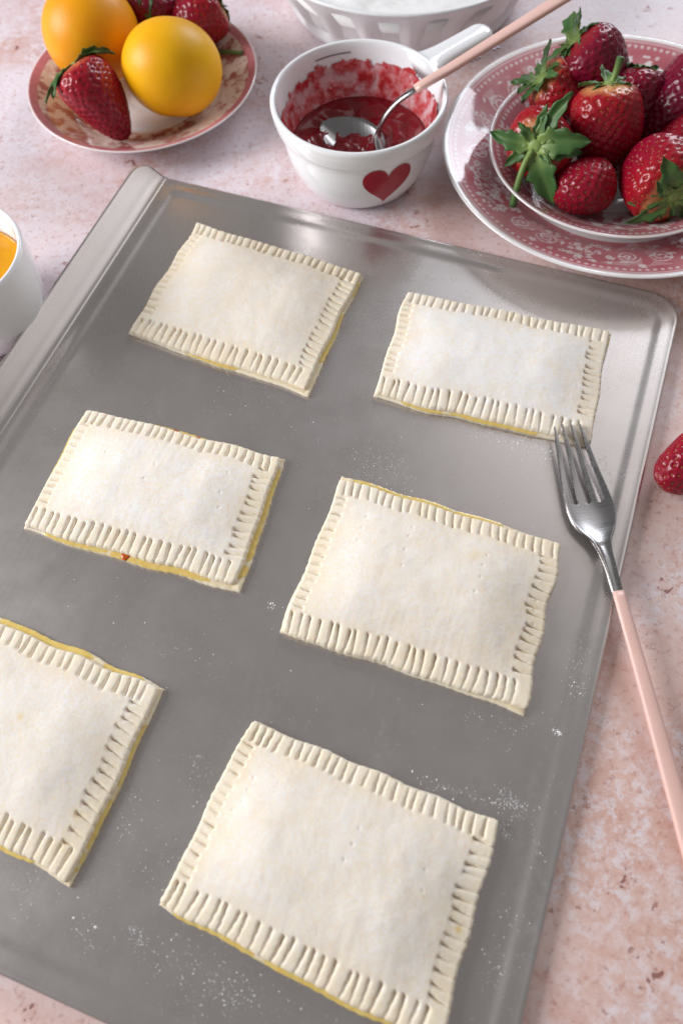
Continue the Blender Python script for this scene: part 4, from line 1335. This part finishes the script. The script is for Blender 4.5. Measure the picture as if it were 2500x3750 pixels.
strawberry('pale shouldered strawberry with its leafy end turned outwards at the plate edge', W(2402, 640, 0.0375), (0.12, -0.93, 0.14), 0.048, 0.0235, M_BERRY_P, 9,
           [(112, 0.028, 0.013, 0.2, 0.25), (150, 0.016, 0.008, 0.3, 0.3), (60, 0.015, 0.008, 0.4, 0.1), (30, 0.032, 0.011, 0.3, 0.1), (-10, 0.030, 0.011, 0.15, 0.2), (225, 0.028, 0.010, 0.1, 0.45), (190, 0.022, 0.008, 0.1, 0.5), (270, 0.024, 0.009, 0.0, 0.3), (310, 0.022, 0.009, 0.1, 0.2)],
           shape='blunt', group=GB)
GS = 'strawberries on the lemon saucer'
strawberry('dark red strawberry in front of the lemons, tip over the saucer edge', W(372, 378, 0.0330), (-0.44, 0.40, 0.66), 0.056, 0.0212, M_BERRY, 21,
           [(80, 0.028, 0.012, 0.25, 0.35), (45, 0.027, 0.012, 0.2, 0.4), (10, 0.026, 0.012, 0.1, 0.45), (120, 0.024, 0.010, 0.3, 0.3), (165, 0.026, 0.010, 0.25, 0.45), (195, 0.029, 0.009, 0.1, 0.3), (225, 0.026, 0.010, 0.1, 0.4)],
           shape='cone', seedmat=M_SEED_D, group=GS)
strawberry('dark strawberry half hidden behind the two lemons, leaf hanging down', W(552, 52, 0.0370), (0.05, -0.15, 0.95), 0.045, 0.0215, M_BERRY_D, 22,
           [(275, 0.020, 0.012, 0.1, 0.6), (200, 0.012, 0.007, 0.3, 0.3), (150, 0.015, 0.008, 0.6, 0.2), (20, 0.014, 0.007, 0.3, 0.4), (80, 0.013, 0.007, 0.3, 0.3)],
           shape='blunt', seedmat=M_SEED_D, group=GS)
strawberry('red strawberry with pale shoulder leaning on the yellow lemon at the saucer back', W(716, 78, 0.0350), (0.80, 0.30, 0.35), 0.046, 0.0205, M_BERRY_P, 23,
           ring_leaves(7, 0.015, 0.007, 0.2, 0.2, 23), shape='blunt', group=GS)
# green stalk poking out from behind the yellow lemon
sp0, sp1 = W(772, 190, 0.012), W(886, 194, 0.0200)
st = thing('strawberry_stalk', 'thin green stalk poking out beside the yellow lemon on the saucer', 'stalk', tuple(sp0))
pts = np.array([(0, 0, 0), (sp1 - sp0) * 0.5 + np.array([0, 0, 0.0005]), sp1 - sp0])
C_ = np.stack([np.interp(np.linspace(0, 2, 12), [0, 1, 2], pts[:, k]) for k in range(3)], 1)
V, F = sweep(C_, [superellipse(0.0030 + 0.0006 * (q > 9), 0.0030, 10) for q in range(12)])
obj('stalk', fix_normals(mkmesh('stalk', V, F, True, {'pale': np.linspace(0.1, 0.25, 12).repeat(10)})), M_LEAF, st)
strawberry('single strawberry lying on the pink tabletop beside the baking sheet', W(2520, 1700, 0.0158), (0.80, 0.45, 0.12), 0.040, 0.0160, M_BERRY, 31,
           ring_leaves(7, 0.014, 0.006, 0.1, 0.3, 31), shape='blunt')
